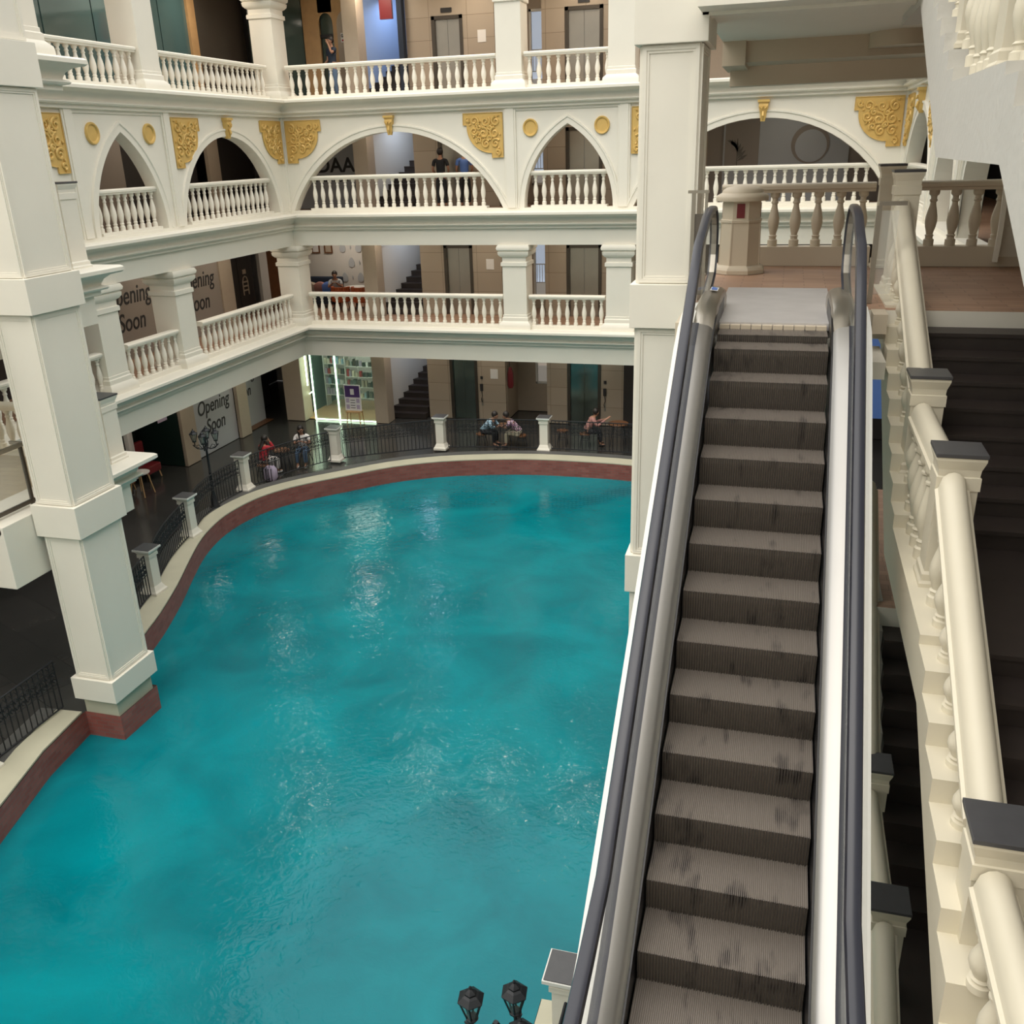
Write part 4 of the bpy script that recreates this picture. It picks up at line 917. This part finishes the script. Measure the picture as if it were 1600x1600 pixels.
# second floor, seen through the far right arch
wseg(-2.4,2.9,BW,L2,L3-.3,'wallmauve'); wseg(-2.4,6,BW,L1,L2-.3,'dark'); wseg(-2.4,6,BW,0,L1-.3,'dark'); wseg(-2.4,6,BW,L3,13.4,'tanplain')
t = thing('shop_hoarding','printed hoarding with leaf drawing and pale round badge behind the far right arch','hoarding',(-.5,BW-.06,L2))
MB().box((-1.45,0,0),(2.0,.05,2.8)).build('board','printgrey',t); MB().box((-1.4,-.01,.9),(-.45,0,2.8)).build('dark_panel','wallmauve',t,bevel=.004)
mb = MB(); mb.lathe(.95,0,[(.52,0),(.52,.02)],32)
for v in range(len(mb.v)): x_,y_,z_ = mb.v[v]; mb.v[v] = (x_, -z_-.002, 1.55+y_)
mb.build('badge_ring','wallmauve',t)
mb = MB(); mb.lathe(.97,0,[(.43,0),(.43,.03)],32)
for v in range(len(mb.v)): x_,y_,z_ = mb.v[v]; mb.v[v] = (x_, -z_-.002, 1.50+y_)
mb.build('badge','printgrey',t)
mb = MB()
for q in range(9):
    a = math.radians(30+15*q); bx_,bz_ = -1.05,1.15+.05*q; L_ = .34; ex,ez = bx_+L_*math.cos(a),bz_+L_*math.sin(a); nx_,nz2 = -math.sin(a)*.045,math.cos(a)*.045
    mb.prism([(bx_,bz_),((bx_+ex)/2+nx_,(bz_+ez)/2+nz2),(ex,ez),((bx_+ex)/2-nx_,(bz_+ez)/2-nz2)],'y',-.02,-.012)
mb.box((-1.06,-.02,.9),(-1.04,-.012,1.75)); mb.build('leaf_drawing','steeldark',t)
# right wing inner wall
for z in (L0,L1,L2,L3): struct(MB().box((5.4,14.5,z),(5.5,33.3,tops[z])).build('wall_right','tanplain' if z!=L2 else 'dark'))
tag(MB().box((5.3,17,L2+.6),(5.38,20.5,L2+2.6)).build('shop_banner','purple'),'dark purple shop banner glimpsed under the overhead stairs','banner')
tag(MB().box((1.6,18.5,L1),(2.4,18.6,L1+2.2)).build('display_screen','blue'),'blue lit shop display glimpsed in the gap right of the escalator','display')
# glass-fronted shop on the ground floor
t = thing('glass_shopfront','glass shopfront edged in bright green-white light strips on the ground floor','shopfront',(-14.9,28.3,0))
for x0,x1 in ((-.55,.35),(.38,1.2),(1.22,1.75)): MB().box((x0,0,.02),(x1,.02,3.0)).build('pane','smoke',t)
for xx in (-.56,.365): MB().box((xx-.018,-.02,.0),(xx+.018,.03,3.0)).build('light_strip','lit',t)
MB().box((-.56,-.02,0),(1.75,.03,.035)).build('light_strip','lit',t); MB().tube([(-1.0,.35,.75),(-.6,.05,1.0)],.018,5).build('light_strip','lit',t); MB().box((-.78,-.0,1.2),(-.74,.04,2.4)).build('light_strip','lit',t)
wseg(-16.0,-13.15,31.0,0,3.3,'wallwhite'); struct(MB().box((-16.1,28.6,0),(-16.0,31,3.3)).build('wall_left','darkgreen')); struct(MB().box((-16,28.35,0),(-13.2,31,.015)).build('floor','wood'))
la = bpy.data.lights.new('shop_light','AREA'); la.energy = 55; la.color = (.85,1,.85); la.size = 1.6; lo = bpy.data.objects.new('shop_light',la); C.objects.link(lo); lo.location = (-14.6,29.6,3.2)
def shelf(name,lb,x0,x1,y,rows):
    t = thing(name,lb,'shelf',((x0+x1)/2,y,0)); w = (x1-x0)/2
    for r in rows: MB().box((-w,-.18,r-.02),(w,.18,r)).build('board','whitepaint',t)
    for q in (-w,w-.03): MB().box((q,-.18,0),(q+.03,.18,rows[-1]+.3)).build('side','whitepaint',t)
rows = [.45,.85,1.22,1.6,1.98,2.36]
shelf('display_shelf','left display shelf full of small goods behind the lit shop glass',-15.9,-15.0,30.2,rows)
shelf('display_shelf','right display shelf full of small goods behind the lit shop glass',-14.9,-13.4,29.9,rows)
rnd = random.Random(11); cols = ['capstone','steeldark','paper','greenglass','bluecloth','tanplain','red','darkgreen','lilac','ivory']; ms = {}
for sx0,sx1,sy in ((-15.85,-15.05,30.1),(-14.85,-13.45,29.8)):
    for r in rows:
        x_ = sx0
        while x_ < sx1-.1:
            w = rnd.uniform(.07,.12); mm = rnd.choice(cols)
            if mm not in ms:
                me = bpy.data.meshes.new('boxed_product'); q = MB().box((-.045,-.05,0),(.045,.05,.2)); me.from_pydata(q.v,[],q.f); me.materials.append(M[mm]); ms[mm] = me
            o = link('boxed_product',ms[mm]); o.location = (x_+w/2,sy+rnd.uniform(-.03,.03),r+.001); o.scale = (w/.1,1,rnd.uniform(.7,1.35)); o.rotation_euler = (0,0,rnd.uniform(-.15,.15))
            tag(o,'small %s box on the %s board of the %s shelf in the lit shop'%({'capstone':'black','steeldark':'brown-black','paper':'white','greenglass':'dark olive','bluecloth':'light blue','tanplain':'tan','red':'red','darkgreen':'deep green','lilac':'lilac','ivory':'cream'}[mm],('lowest','second','third','fourth','fifth','top')[rows.index(r)],'left' if sx0<-15 else 'right'),'product','goods on the shop shelves'); x_ += w+rnd.uniform(.01,.05)
t = thing('easel_poster','poster with dark top and pictures propped on a light wooden stool','poster',(-13.85,28.05,0))
t2 = thing('wooden_stool','light wooden stool holding the poster in front of the shop','stool',(-13.85,28.1,0))
MB().box((-.26,-.16,.40),(.26,.16,.44)).build('seat','wood',t2)
for a in (-1,1):
    for b in (-1,1): MB().tube([(a*.22,b*.12,.40),(a*.25,b*.15,0)],.02,6).build('leg','wood',t2)
pm = MB().box((-.30,-.02,.46),(.30,.01,1.36)).build('board','paper',t)
MB().box((-.27,-.024,.93),(.27,-.02,1.33)).build('dark_print','purple',t); MB().box((-.07,-.028,1.02),(.07,-.024,1.22)).build('emblem','paper',t)
for a,b in ((-.25,.74),(-.25,.52),(.13,.74),(.13,.52)): MB().box((a,-.024,b),(a+.12,-.02,b+.15)).build('picture','lilac',t)
for q in range(4): MB().box((-.09,-.024,.55+.09*q),(.08,-.02,.57+.09*q)).build('text_line','ink',t)
# dark shop at the far left with a dressed figure and red seats
t = thing('curtain','pale curtain hanging in the dark ground floor doorway at the left','curtain',(GL-.5,20.95,1.1))
mb = MB(); pts = [(.03*math.sin(q*1.3),-.3+.06*q) for q in range(11)]; mb.prism(pts+[(x-.02,y) for x,y in reversed(pts)],'z',-1.0,1.5); mb.build('cloth','white',t)
t = thing('hanging_notice','pale notice hanging inside the dark shop doorway','notice',(GL-.25,22.35,1.5)); MB().box((0,-.22,0),(.01,.22,.6)).build('sheet','lilac',t); MB().tube([(0,-.15,.6),(0,-.15,1.8)],.004,4).build('string','ink',t)
for yy,mm,lb in ((20.35,'orange','rust red lounge chair left of the pale curtain in the dark doorway'),(21.55,'redwall','dark red lounge chair right of the pale curtain in the dark doorway')):
    t = thing('lounge_chair',lb,'chair',(GL-.45,yy,0)); MB().box((-.3,-.3,.2),(.3,.3,.45)).build('seat',mm,t,bevel=.05); MB().box((-.35,-.3,.4),(-.2,.3,1.05)).build('backrest',mm,t,bevel=.05)
    for a in (-1,1):
        for b in (-1,1): MB().tube([(a*.24,b*.24,.2),(a*.27,b*.27,0)],.018,6).build('leg','wood',t)
t = thing('side_table','small table with splayed light wooden legs left of the fence','table',(-16.7,20.3,0))
MB().lathe(0,0,[(.27,.63),(.28,.66)],20).build('table_top','white',t)
for i in range(4): a = math.pi/4+math.pi/2*i; MB().tube([(.2*math.cos(a),.2*math.sin(a),.63),(.32*math.cos(a),.32*math.sin(a),0)],.017,6).build('leg','wood',t)
# glass rail on the first floor balcony, left edge
t = thing('glass_railing','glass railing in a bronze metal frame left of the big pillar','railing',(-11.2,10.6,L1))
mb = MB(); mb.box((-.03,-.6,.98),(.03,.55,1.04)); mb.build('top_bar','steel',t); MB().box((-.02,-.6,.06),(.02,.5,.12)).build('bottom_bar','steeldark',t)
for q in (-.5,.45): MB().box((-.025,q-.02,0),(.025,q+.02,1.0)).build('post','steeldark',t)
MB().box((-.006,-.48,.12),(.006,.43,.95)).build('glass','glass',t)
t = thing('wall_rail','short metal rail returning to the big left pillar','railing',(-11.2,11.17,L1)); MB().box((-.3,-.02,.97),(.3,.02,1.02)).build('bar','steel',t)
# ------------------------------------------------------------------ fence round the pool
def fence_post(x,y,label,h=1.1):
    t = thing('fence_post',label,'post',(x,y,.03),'white fence posts round the pool')
    mb = MB(); mb.frus(0,0,[(.20,.20,0),(.20,.20,.06),(.17,.17,.10),(.14,.14,.17),(.125,.125,.20),(.125,.125,.85),(.15,.15,.86),(.15,.15,.92),(.14,.14,.93),(.16,.16,.98),(.195,.195,1.01)]); mb.build('shaft','plaster',t)
    MB().box((-.205,-.205,1.01),(.205,.205,1.05)).build('cap','whitepaint',t); MB().box((-.19,-.19,1.05),(.19,.19,1.062)).build('cap_stone','capstone',t)
PO = [(-3.5,26.3),(-6.66,26.25),(-9.85,25.78),(-12.62,24.08),(-13.98,21.15),(-13.56,17.92),(-12.48,14.95),(-11.6,12.4),(-11.18,8.95),(-10.3,5.3)]
PL_ = [None,'white fence post in front of the right lift, beside the lone seated man','white fence post left of the two men at the table','white fence post right of the seated women','white fence post left of the woman in red','white fence post second up from the big pillar','white fence post nearest the big pillar on its far side',None,'white fence post at the left edge of the photo below the pillar',None]
for (x_,y_),lb in zip(PO,PL_):
    if lb: fence_post(x_,y_,lb)
pick = {}
def fence(a,b,bulge,label,z0=.05,h=.92,seg=26,gap=.22):
    a = Vector((*a,z0)); b = Vector((*b,z0)); d = (b-a); L = d.length; d.normalize(); nrm = Vector((d.y,-d.x,0))
    a2 = a+d*gap; b2 = b-d*gap; L2_ = (b2-a2).length
    def P(t,z): return a2+(b2-a2)*t+nrm*bulge*4*t*(1-t)+Vector((0,0,z))
    t_ = thing('iron_fence',label,'fence',a2,'wrought iron fence panels round the pool')
    for zz,r in ((.04,.016),(h,.018),(h-.16,.009),(h-.42,.009)):
        MB().tube([P(q/14,zz) for q in range(15)],r,5).build('rail','iron',t_,a2)
    n = max(6,int(L2_/.115))
    if 'p' not in pick:
        me = bpy.data.meshes.new('picket'); q = MB().tube([(0,0,.04),(0,0,h)],.011,5); me.from_pydata(q.v,[],q.f); me.materials.append(M['iron']); pick['p'] = me
    for i in range(n+1):
        o = link('picket',pick['p'],t_); o.location = P(i/n,0)-a2
    mb = MB()
    for i in range(n):
        c = P((i+.5)/n,h-.29); s_ = -1 if i%2 else 1
        for zz in (.055,-.055):
            pts = []
            for q in range(9): aa = 2*math.pi*q/9*1.15; rr = .047*(1-.07*q); pts.append(c+d*rr*math.cos(aa)*s_+Vector((0,0,zz+rr*math.sin(aa))))
            mb.tube(pts,.012,4)
        mb.tube([P((i+.1)/n,h-.12),P((i+.5)/n,h-.06),P((i+.9)/n,h-.12)],.006,4)
    mb.build('scrollwork','iron',t_,a2)
FL = ['iron fence panel in front of the lone seated man','iron fence panel in front of the two men at the table','iron fence panel in front of the indoor stairs and shop','iron fence panel in front of the two seated women','iron fence panel beside the street lamp','iron fence panel between two white posts left of the lamp','iron fence stub disappearing behind the big pillar',None,'iron fence panel at the left edge below the pillar base']
for i,bg_ in enumerate((0,-.05,-.02,-.14,-.22,-.10,-.05,None,None)):
    if bg_ is None: continue
    fence(PO[i],PO[i+1],-bg_,FL[i])
fence((-11.2,10.9),PO[8],0,'iron fence panel left of the pillar base, reaching the left edge of the photo')
fence(PO[8],PO[9],0,'iron fence panel cut off at the left edge of the photo')
fence_post(-1.56,6.68,'white post with grey cap at the bottom edge, left of the escalator')
fence((-1.5,6.6),(-1.5,3.6),0,'iron fence panel at the bottom edge beside the near street lamp')
# ------------------------------------------------------------------ fill lights added to brighten the galleries, no fittings behind them
for z in (L0,L1,L2,L3):
    for i,(x_,y_,w_) in enumerate(((-12.2,28.1,1),(-9.3,28.1,1),(-6.0,28.1,1),(0,28.1,.8),(-15.9,25.5,1),(-15.9,22.2,1),(-15.9,18.6,.8),(4.0,22,.8))):
        la = bpy.data.lights.new('gallery_fill','AREA'); la.energy = {L0:13,L1:15,L2:11,L3:34}[z]*w_*(.45 if x_==0 else 1); la.color = (1,.86,.70); la.shape = 'RECTANGLE'; la.size = .6; la.size_y = .6
        lo = bpy.data.objects.new('gallery_fill',la); C.objects.link(lo); lo.location = (x_,y_,{L0:3.2,L1:6.6,L2:9.8,L3:13.3}[z])
# ------------------------------------------------------------------ street lamps
def lamp(x,y,z0,h,label,heads=4,rot=.4,r=.42,k=.72):
    t = thing('street_lamp',label,'lamp',(x,y,z0),None,rot)
    MB().lathe(0,0,[(.13,0),(.13,.08),(.09,.14),(.07,.35),(.05,.45),(.045,.5),(.06,.52),(.045,.55),(.032,1.0),(.042,1.02),(.03,1.05),(.028,h-.35),(.05,h-.32),(.03,h-.28),(.028,h-.1),(.05,h-.05),(.02,h+.02)],14).build('post','iron',t,smooth=True)
    for i in range(heads):
        a = 2*math.pi*i/heads; c,s_ = math.cos(a),math.sin(a)
        f = lambda q,z: (q*c,q*s_,z)
        MB().tube([f(.0,h-.25),f(.10,h-.32),f(.22,h-.30),f(.32,h-.20),f(r,h-.22),f(r,h-.12)],.016,6).build('arm','iron',t)
        MB().tube([f(.10,h-.30),f(.16,h-.20),f(.23,h-.22),f(.22,h-.29),f(.17,h-.27)],.01,5).build('scroll','iron',t)
        lx_,ly_ = r*c,r*s_
        l_ = MB().lathe(lx_,ly_,[(q_*k,h-.12+(z_+.12)*(k+.1)) for q_,z_ in [(.03,-.12),(.05,-.10),(.065,-.08),(.135,.14),(.14,.15)]],6).build('lantern','smoke',t)
        mb = MB(); mb.lathe(lx_,ly_,[(q_*k,h-.12+(z_+.12)*(k+.1)) for q_,z_ in [(.155,.14),(.16,.155),(.10,.20),(.07,.215),(.07,.235),(.045,.255),(.015,.275),(.02,.295),(.004,.315)]],6)
        for q in range(6):
            aa = 2*math.pi*(q+.5)/6; mb.tube([(lx_+.06*k*math.cos(aa),ly_+.06*k*math.sin(aa),h-.1),(lx_+.138*k*math.cos(aa),ly_+.138*k*math.sin(aa),h-.12+.265*(k+.1))],.008,4)
        mb.lathe(lx_,ly_,[(.05,h-.12),(.055,h-.10),(.03,h-.09)],8); mb.build('lantern_frame','iron',l_)
lamp(-14.05,19.75,0,1.98,'black street lamp with four lanterns on the ground floor before the Opening Soon hoarding',r=.27)
lamp(-1.75,5.02,0,2.22,'black street lamp whose two lanterns rise over the water at the bottom edge',4,1.2,.25)
# ------------------------------------------------------------------ tables and stools at the fence
def stool(x,y,h,label,mm='wooddark'):
    t = thing('bar_stool',label,'stool',(x,y,.0),'stools at the fence tables'); MB().lathe(0,0,[(.17,h-.04),(.18,h-.02),(.17,h)],16).build('seat',mm,t)
    for i in range(4): a = math.pi/4+math.pi/2*i; MB().tube([(.12*math.cos(a),.12*math.sin(a),h-.04),(.2*math.cos(a),.2*math.sin(a),0)],.011,5).build('leg','iron',t)
    MB().tube([(.17*math.cos(a),.17*math.sin(a),.22) for a in [math.pi/4+math.pi/2*i for i in range(4)]],.009,4,close=True).build('foot_ring','iron',t)
def table(x,y,h,r,label):
    t = thing('cafe_table',label,'table',(x,y,0),'small tables at the fence'); MB().lathe(0,0,[(r-.01,h-.035),(r,h-.02),(r-.01,h)],24).build('table_top','wooddark',t)
    for i in range(4): a = math.pi/4+math.pi/2*i; MB().tube([(r*.6*math.cos(a),r*.6*math.sin(a),h-.03),(r*.95*math.cos(a),r*.95*math.sin(a),0)],.012,5).build('leg','iron',t)
table(-8.12,26.75,.62,.27,'dark wooden table between the two men'); stool(-8.76,26.5,.38,'stool under the man in the pale blue shirt'); stool(-7.48,26.55,.38,'stool under the man in the checked purple shirt')
table(-4.55,27.15,.74,.32,'dark wooden table beside the lone seated man'); stool(-5.54,26.95,.42,'stool under the lone seated man'); stool(-6.25,26.9,.5,'empty stool just right of the white fence post')
table(-13.85,23.05,.62,.25,'dark wooden table between the two women'); stool(-14.06,22.3,.40,'stool under the woman in red'); stool(-13.49,23.8,.39,'stool under the woman in white')
# ------------------------------------------------------------------ people
def skin(nodes, edges, root, mm, name, par, sub=2):
    me = bpy.data.meshes.new(name); ks = list(nodes); me.from_pydata([nodes[k_][0] for k_ in ks],[(ks.index(a),ks.index(b)) for a,b in edges],[])
    o = bpy.data.objects.new(name,me); C.objects.link(o); sk = o.modifiers.new('s','SKIN'); sk.use_smooth_shade = True
    sv = me.skin_vertices[0].data if me.skin_vertices else None
    if sv is None:
        bpy.context.view_layer.objects.active = o; bm = bmesh.new(); bm.from_mesh(me); bm.verts.layers.skin.verify(); bm.to_mesh(me); bm.free(); sv = me.skin_vertices[0].data
    for i,k_ in enumerate(ks):
        r = nodes[k_][1]; sv[i].radius = r if isinstance(r,tuple) else (r,r); sv[i].use_root = (k_==root)
    ss = o.modifiers.new('b','SUBSURF'); ss.levels = sub; ss.render_levels = sub
    bpy.context.view_layer.update()
    m2 = bpy.data.meshes.new_from_object(o.evaluated_get(bpy.context.evaluated_depsgraph_get())); bpy.data.objects.remove(o)
    m2.materials.clear(); m2.materials.append(M[mm])
    for p in m2.polygons: p.use_smooth = True
    return link(name,m2,par)
def person(label, loc, rz, J, shirt, trousers, longh=False, sleeves='short', scale=1, shoes='white'):
    """J: joint positions in the figure's own frame, +Y forward; missing left/right joints are mirrored"""
    t = thing('person',label,'person',loc,None,rz); t.scale = (scale,)*3
    V = Vector; j = {a:V(b) for a,b in J.items()}
    for n_ in ('sho','elb','wri','hip','kne','ank'):
        if n_+'L' not in j: q = j[n_+'R']; j[n_+'L'] = V((-q.x,q.y,q.z))
    pel,che,nek,hed = j['pel'],j['che'],j['nek'],j['hed']; fd = j.get('look',V((0,1,0))).normalized(); upv = (hed-nek).normalized()
    sp = (pel+che)/2
    N = {'pel':(pel,(.14,.11)),'sp':(sp,(.125,.10)),'che':(che,(.15,.11)),'nb':((che+nek)/2+V((0,0,.02)),(.09,.08)),'nek':(nek,.052),'chin':(hed-upv*.06+fd*.01,(.062,.07)),'hed':(hed,(.078,.092)),'top':(hed+upv*.085,(.06,.07)),'nose':(hed+fd*.105-upv*.02,.014)}
    E_ = [('pel','sp'),('sp','che'),('che','nb'),('nb','nek'),('nek','chin'),('chin','hed'),('hed','top'),('hed','nose')]
    side = fd.cross(upv).normalized()
    for s_,sg in (('R',1),('L',-1)):
        N['ear'+s_] = (hed+side*sg*.092-upv*.01,.014); E_.append(('hed','ear'+s_))
        N['sho'+s_] = (j['sho'+s_],.055); N['elb'+s_] = (j['elb'+s_],.040); N['wri'+s_] = (j['wri'+s_],.027)
        dr = (j['wri'+s_]-j['elb'+s_]).normalized(); N['pal'+s_] = (j['wri'+s_]+dr*.07,(.034,.018))
        E_ += [('nb','sho'+s_),('sho'+s_,'elb'+s_),('elb'+s_,'wri'+s_),('wri'+s_,'pal'+s_)]
        lat = dr.cross(V((0,0,1))); lat = lat.normalized() if lat.length>.1 else V((1,0,0)); cur = lat.cross(dr)
        for q,(of,ln_) in enumerate(((-.026,.060),(-.009,.072),(.009,.068),(.026,.052))):
            a_ = j['wri'+s_]+dr*.085+lat*of; b_ = a_+dr*ln_*.55; c_ = b_+dr*ln_*.35-cur*ln_*.35
            for nm,p in (('a',a_),('b',b_),('c',c_)): N['f%d%s%s'%(q,nm,s_)] = (p,.0085)
            E_ += [('pal'+s_,'f%da%s'%(q,s_)),('f%da%s'%(q,s_),'f%db%s'%(q,s_)),('f%db%s'%(q,s_),'f%dc%s'%(q,s_))]
        a_ = j['wri'+s_]+dr*.035+lat*.038*sg; N['th'+s_] = (a_,.010); N['tt'+s_] = (a_+dr*.04+lat*.015*sg,.009); E_ += [('wri'+s_,'th'+s_),('th'+s_,'tt'+s_)]
        N['hip'+s_] = (j['hip'+s_],.085); N['kne'+s_] = (j['kne'+s_],.058); N['ank'+s_] = (j['ank'+s_],.036)
        ft = j.get('toe'+s_, j['ank'+s_]+V((0,.15,-.04))); N['toe'+s_] = (ft,.032)
        E_ += [('pel','hip'+s_),('hip'+s_,'kne'+s_),('kne'+s_,'ank'+s_),('ank'+s_,'toe'+s_)]
    skin(N,E_,'pel','skin','body',t)
    S_ = {'w':(pel+V((0,0,.0)),(.155,.125)),'sp':(sp,(.145,.118)),'che':(che,(.168,.128)),'nb':((che+nek)/2+V((0,0,.01)),(.10,.09))}; SE = [('w','sp'),('sp','che'),('che','nb')]
    for s_ in 'RL':
        e0 = j['sho'+s_]; e1 = j['elb'+s_]; S_['s'+s_] = (e0,.068); SE.append(('nb','s'+s_))
        if sleeves == 'short': S_['e'+s_] = (e0+(e1-e0)*.7,.058); SE.append(('s'+s_,'e'+s_))
        else:
            S_['e'+s_] = (e1,.052); S_['w'+s_] = (e1+(j['wri'+s_]-e1)*.85,.040); SE += [('s'+s_,'e'+s_),('e'+s_,'w'+s_)]
    skin(S_,SE,'sp',shirt,'shirt',t)
    T_ = {'w':(pel+V((0,0,.04)),(.15,.12)),'c':(pel-V((0,0,.04)),(.15,.12))}; TE = [('w','c')]
    for s_ in 'RL':
        T_['h'+s_] = (j['hip'+s_],.098); T_['k'+s_] = (j['kne'+s_],.074); T_['a'+s_] = (j['kne'+s_]+(j['ank'+s_]-j['kne'+s_])*.88,.058); TE += [('c','h'+s_),('h'+s_,'k'+s_),('k'+s_,'a'+s_)]
    skin(T_,TE,'w',trousers,'trousers',t)
    c = hed+upv*.035-fd*.032; mb = MB(); mb.lathe(0,0,[(max(.003,.099*math.sin(math.pi*q/12)),-.112*math.cos(math.pi*q/12)) for q in range(13)],18); mb.v = [(c.x+x_,c.y+y_*1.02,c.z+z_) for x_,y_,z_ in mb.v]; mb.build('hair','hair',t,smooth=True)
    H = {'c':(hed-fd*.06-upv*.01,(.07,.05))}; HE = []
    if longh:
        H['d'] = (nek-fd*.09,(.075,.04)); H['e'] = (che-fd*.16+V((0,0,.02)),(.07,.03)); HE += [('c','d'),('d','e')]
        for s_,sg in (('R',1),('L',-1)):
            H['x'+s_] = (hed+side*sg*.085-fd*.02-upv*.03,.03); H['y'+s_] = (nek+side*sg*.08+fd*.05-upv*.05,.028); H['z'+s_] = (che+side*sg*.08+fd*.13,.02); HE += [('c','x'+s_),('x'+s_,'y'+s_),('y'+s_,'z'+s_)]
    if longh: skin(H,HE,'c','hair','long_hair',t)
    for sg in (1,-1):
        c = hed+side*sg*.032+fd*.088+upv*.008; MB().lathe(c.x,c.y,[(.002,c.z-.009),(.010,c.z-.004),(.010,c.z+.004),(.002,c.z+.009)],8).build('eye','ink',t)
    c = hed+fd*.086-upv*.05; MB().box((c.x-.022,c.y-.006,c.z-.005),(c.x+.022,c.y+.006,c.z+.005)).build('mouth','redwall',t)
    for s_ in 'RL':
        skin({'a':(j['ank'+s_]-V((0,.03,.035)),.042),'b':(N['toe'+s_][0],.040)},[('a','b')],'a',shoes,'shoe',t)
    return t
def sit(hs, lean=.1, hand=((.12,.45,.78),None), knee=.42, look=(0,1,-.2), foot=None, elb=None):
    J = dict(pel=(0,0,hs+.10),che=(0,lean*.7,hs+.40-lean*.15),nek=(0,lean*1.15,hs+.58-lean*.3),hed=(0,lean*1.15+.05,hs+.72-lean*.35),shoR=(.18,lean*.9,hs+.50-lean*.25),hipR=(.09,.04,hs+.09),kneR=(.12,knee,hs+.07),ankR=foot or (.12,knee,.08),look=look)
    J['elbR'] = elb or (.24,lean*.9+.10,hs+.27); J['wriR'] = hand[0]
    if hand[1]: J['wriL'] = hand[1]; J['elbL'] = (-.24,lean*.9+.10,hs+.27)
    return J
person('seated man in a pale blue shirt leaning over the table at the fence',(-8.72,26.5,0),math.radians(-95),sit(.38,.34,((.10,.50,.66),None),look=(0,1,-.35)),'bluecloth','blackcloth',shoes='blackcloth',sleeves='long')
person('seated man in a checked purple shirt and khaki trousers leaning over the table',(-7.52,26.55,0),math.radians(98),sit(.38,.34,((.10,.50,.66),None),look=(0,1,-.4)),'purplecloth','khaki',shoes='blackcloth')
person('lone seated man in a dusty pink shirt below the right lift, arm outstretched',(-5.50,26.95,0),math.radians(-70),sit(.42,.22,((.10,.62,.88),(-.12,.55,.80)),look=(-.2,1,-.2)),'pinkcloth','blackcloth',sleeves='long',shoes='blackcloth')
person('seated woman in a red top and white trousers raising her hands to her face',(-14.05,22.35,0),math.radians(-15),sit(.40,.10,((.06,.24,1.05),None),elb=(.17,.30,.81),look=(.3,1,-.1)),'red','white',longh=True,sleeves='long')
person('seated woman in a white top and jeans with long dark hair beside the iron fence',(-13.5,23.75,0),math.radians(195),sit(.39,.08,((.06,.32,.76),None),look=(-.3,1,-.1)),'white','denim',longh=True)
t = thing('backpack','lilac and black striped backpack against the fence by the women','bag',(-13.72,22.1,.0)); MB().frus(0,0,[(.12,.08,0),(.16,.11,.08),(.16,.11,.32),(.10,.07,.43)]).build('body','lilac',t,smooth=True)
for q in (-.09,0,.09): MB().box((q-.012,-.118,.02),(q+.012,-.10,.38)).build('stripe','ink',t)
std = dict(pel=(0,0,.95),che=(0,.0,1.26),nek=(0,.0,1.47),hed=(0,.03,1.62),shoR=(.19,0,1.40),elbR=(.25,-.02,1.13),wriR=(.20,.16,1.0),hipR=(.09,0,.90),kneR=(.11,.03,.5),ankR=(.12,0,.08))
J = dict(std); J['wriL'] = (-.03,.13,1.56); J['elbL'] = (-.22,.16,1.28)
person('standing man in dark navy t-shirt and jeans by the tan arched doorway',(-13.55,28.2,L3),math.radians(150),J,'navy','denim',shoes='blackcloth')
person('man in a black t-shirt seen from behind through the wide second floor arch',(-10.42,28.6,L2),math.radians(8),std,'blackcloth','blackcloth',shoes='blackcloth')
person('person in a bright blue top half hidden by the wide second floor arch',(-9.7,28.75,L2-.0),math.radians(20),std,'blue','blackcloth',shoes='blackcloth')
person('seated person in a grey top in the first floor lounge',(-15.2,30.3,L1),math.radians(200),sit(.45,.1,((.1,.35,.85),None)),'printgrey','blackcloth',shoes='blackcloth')
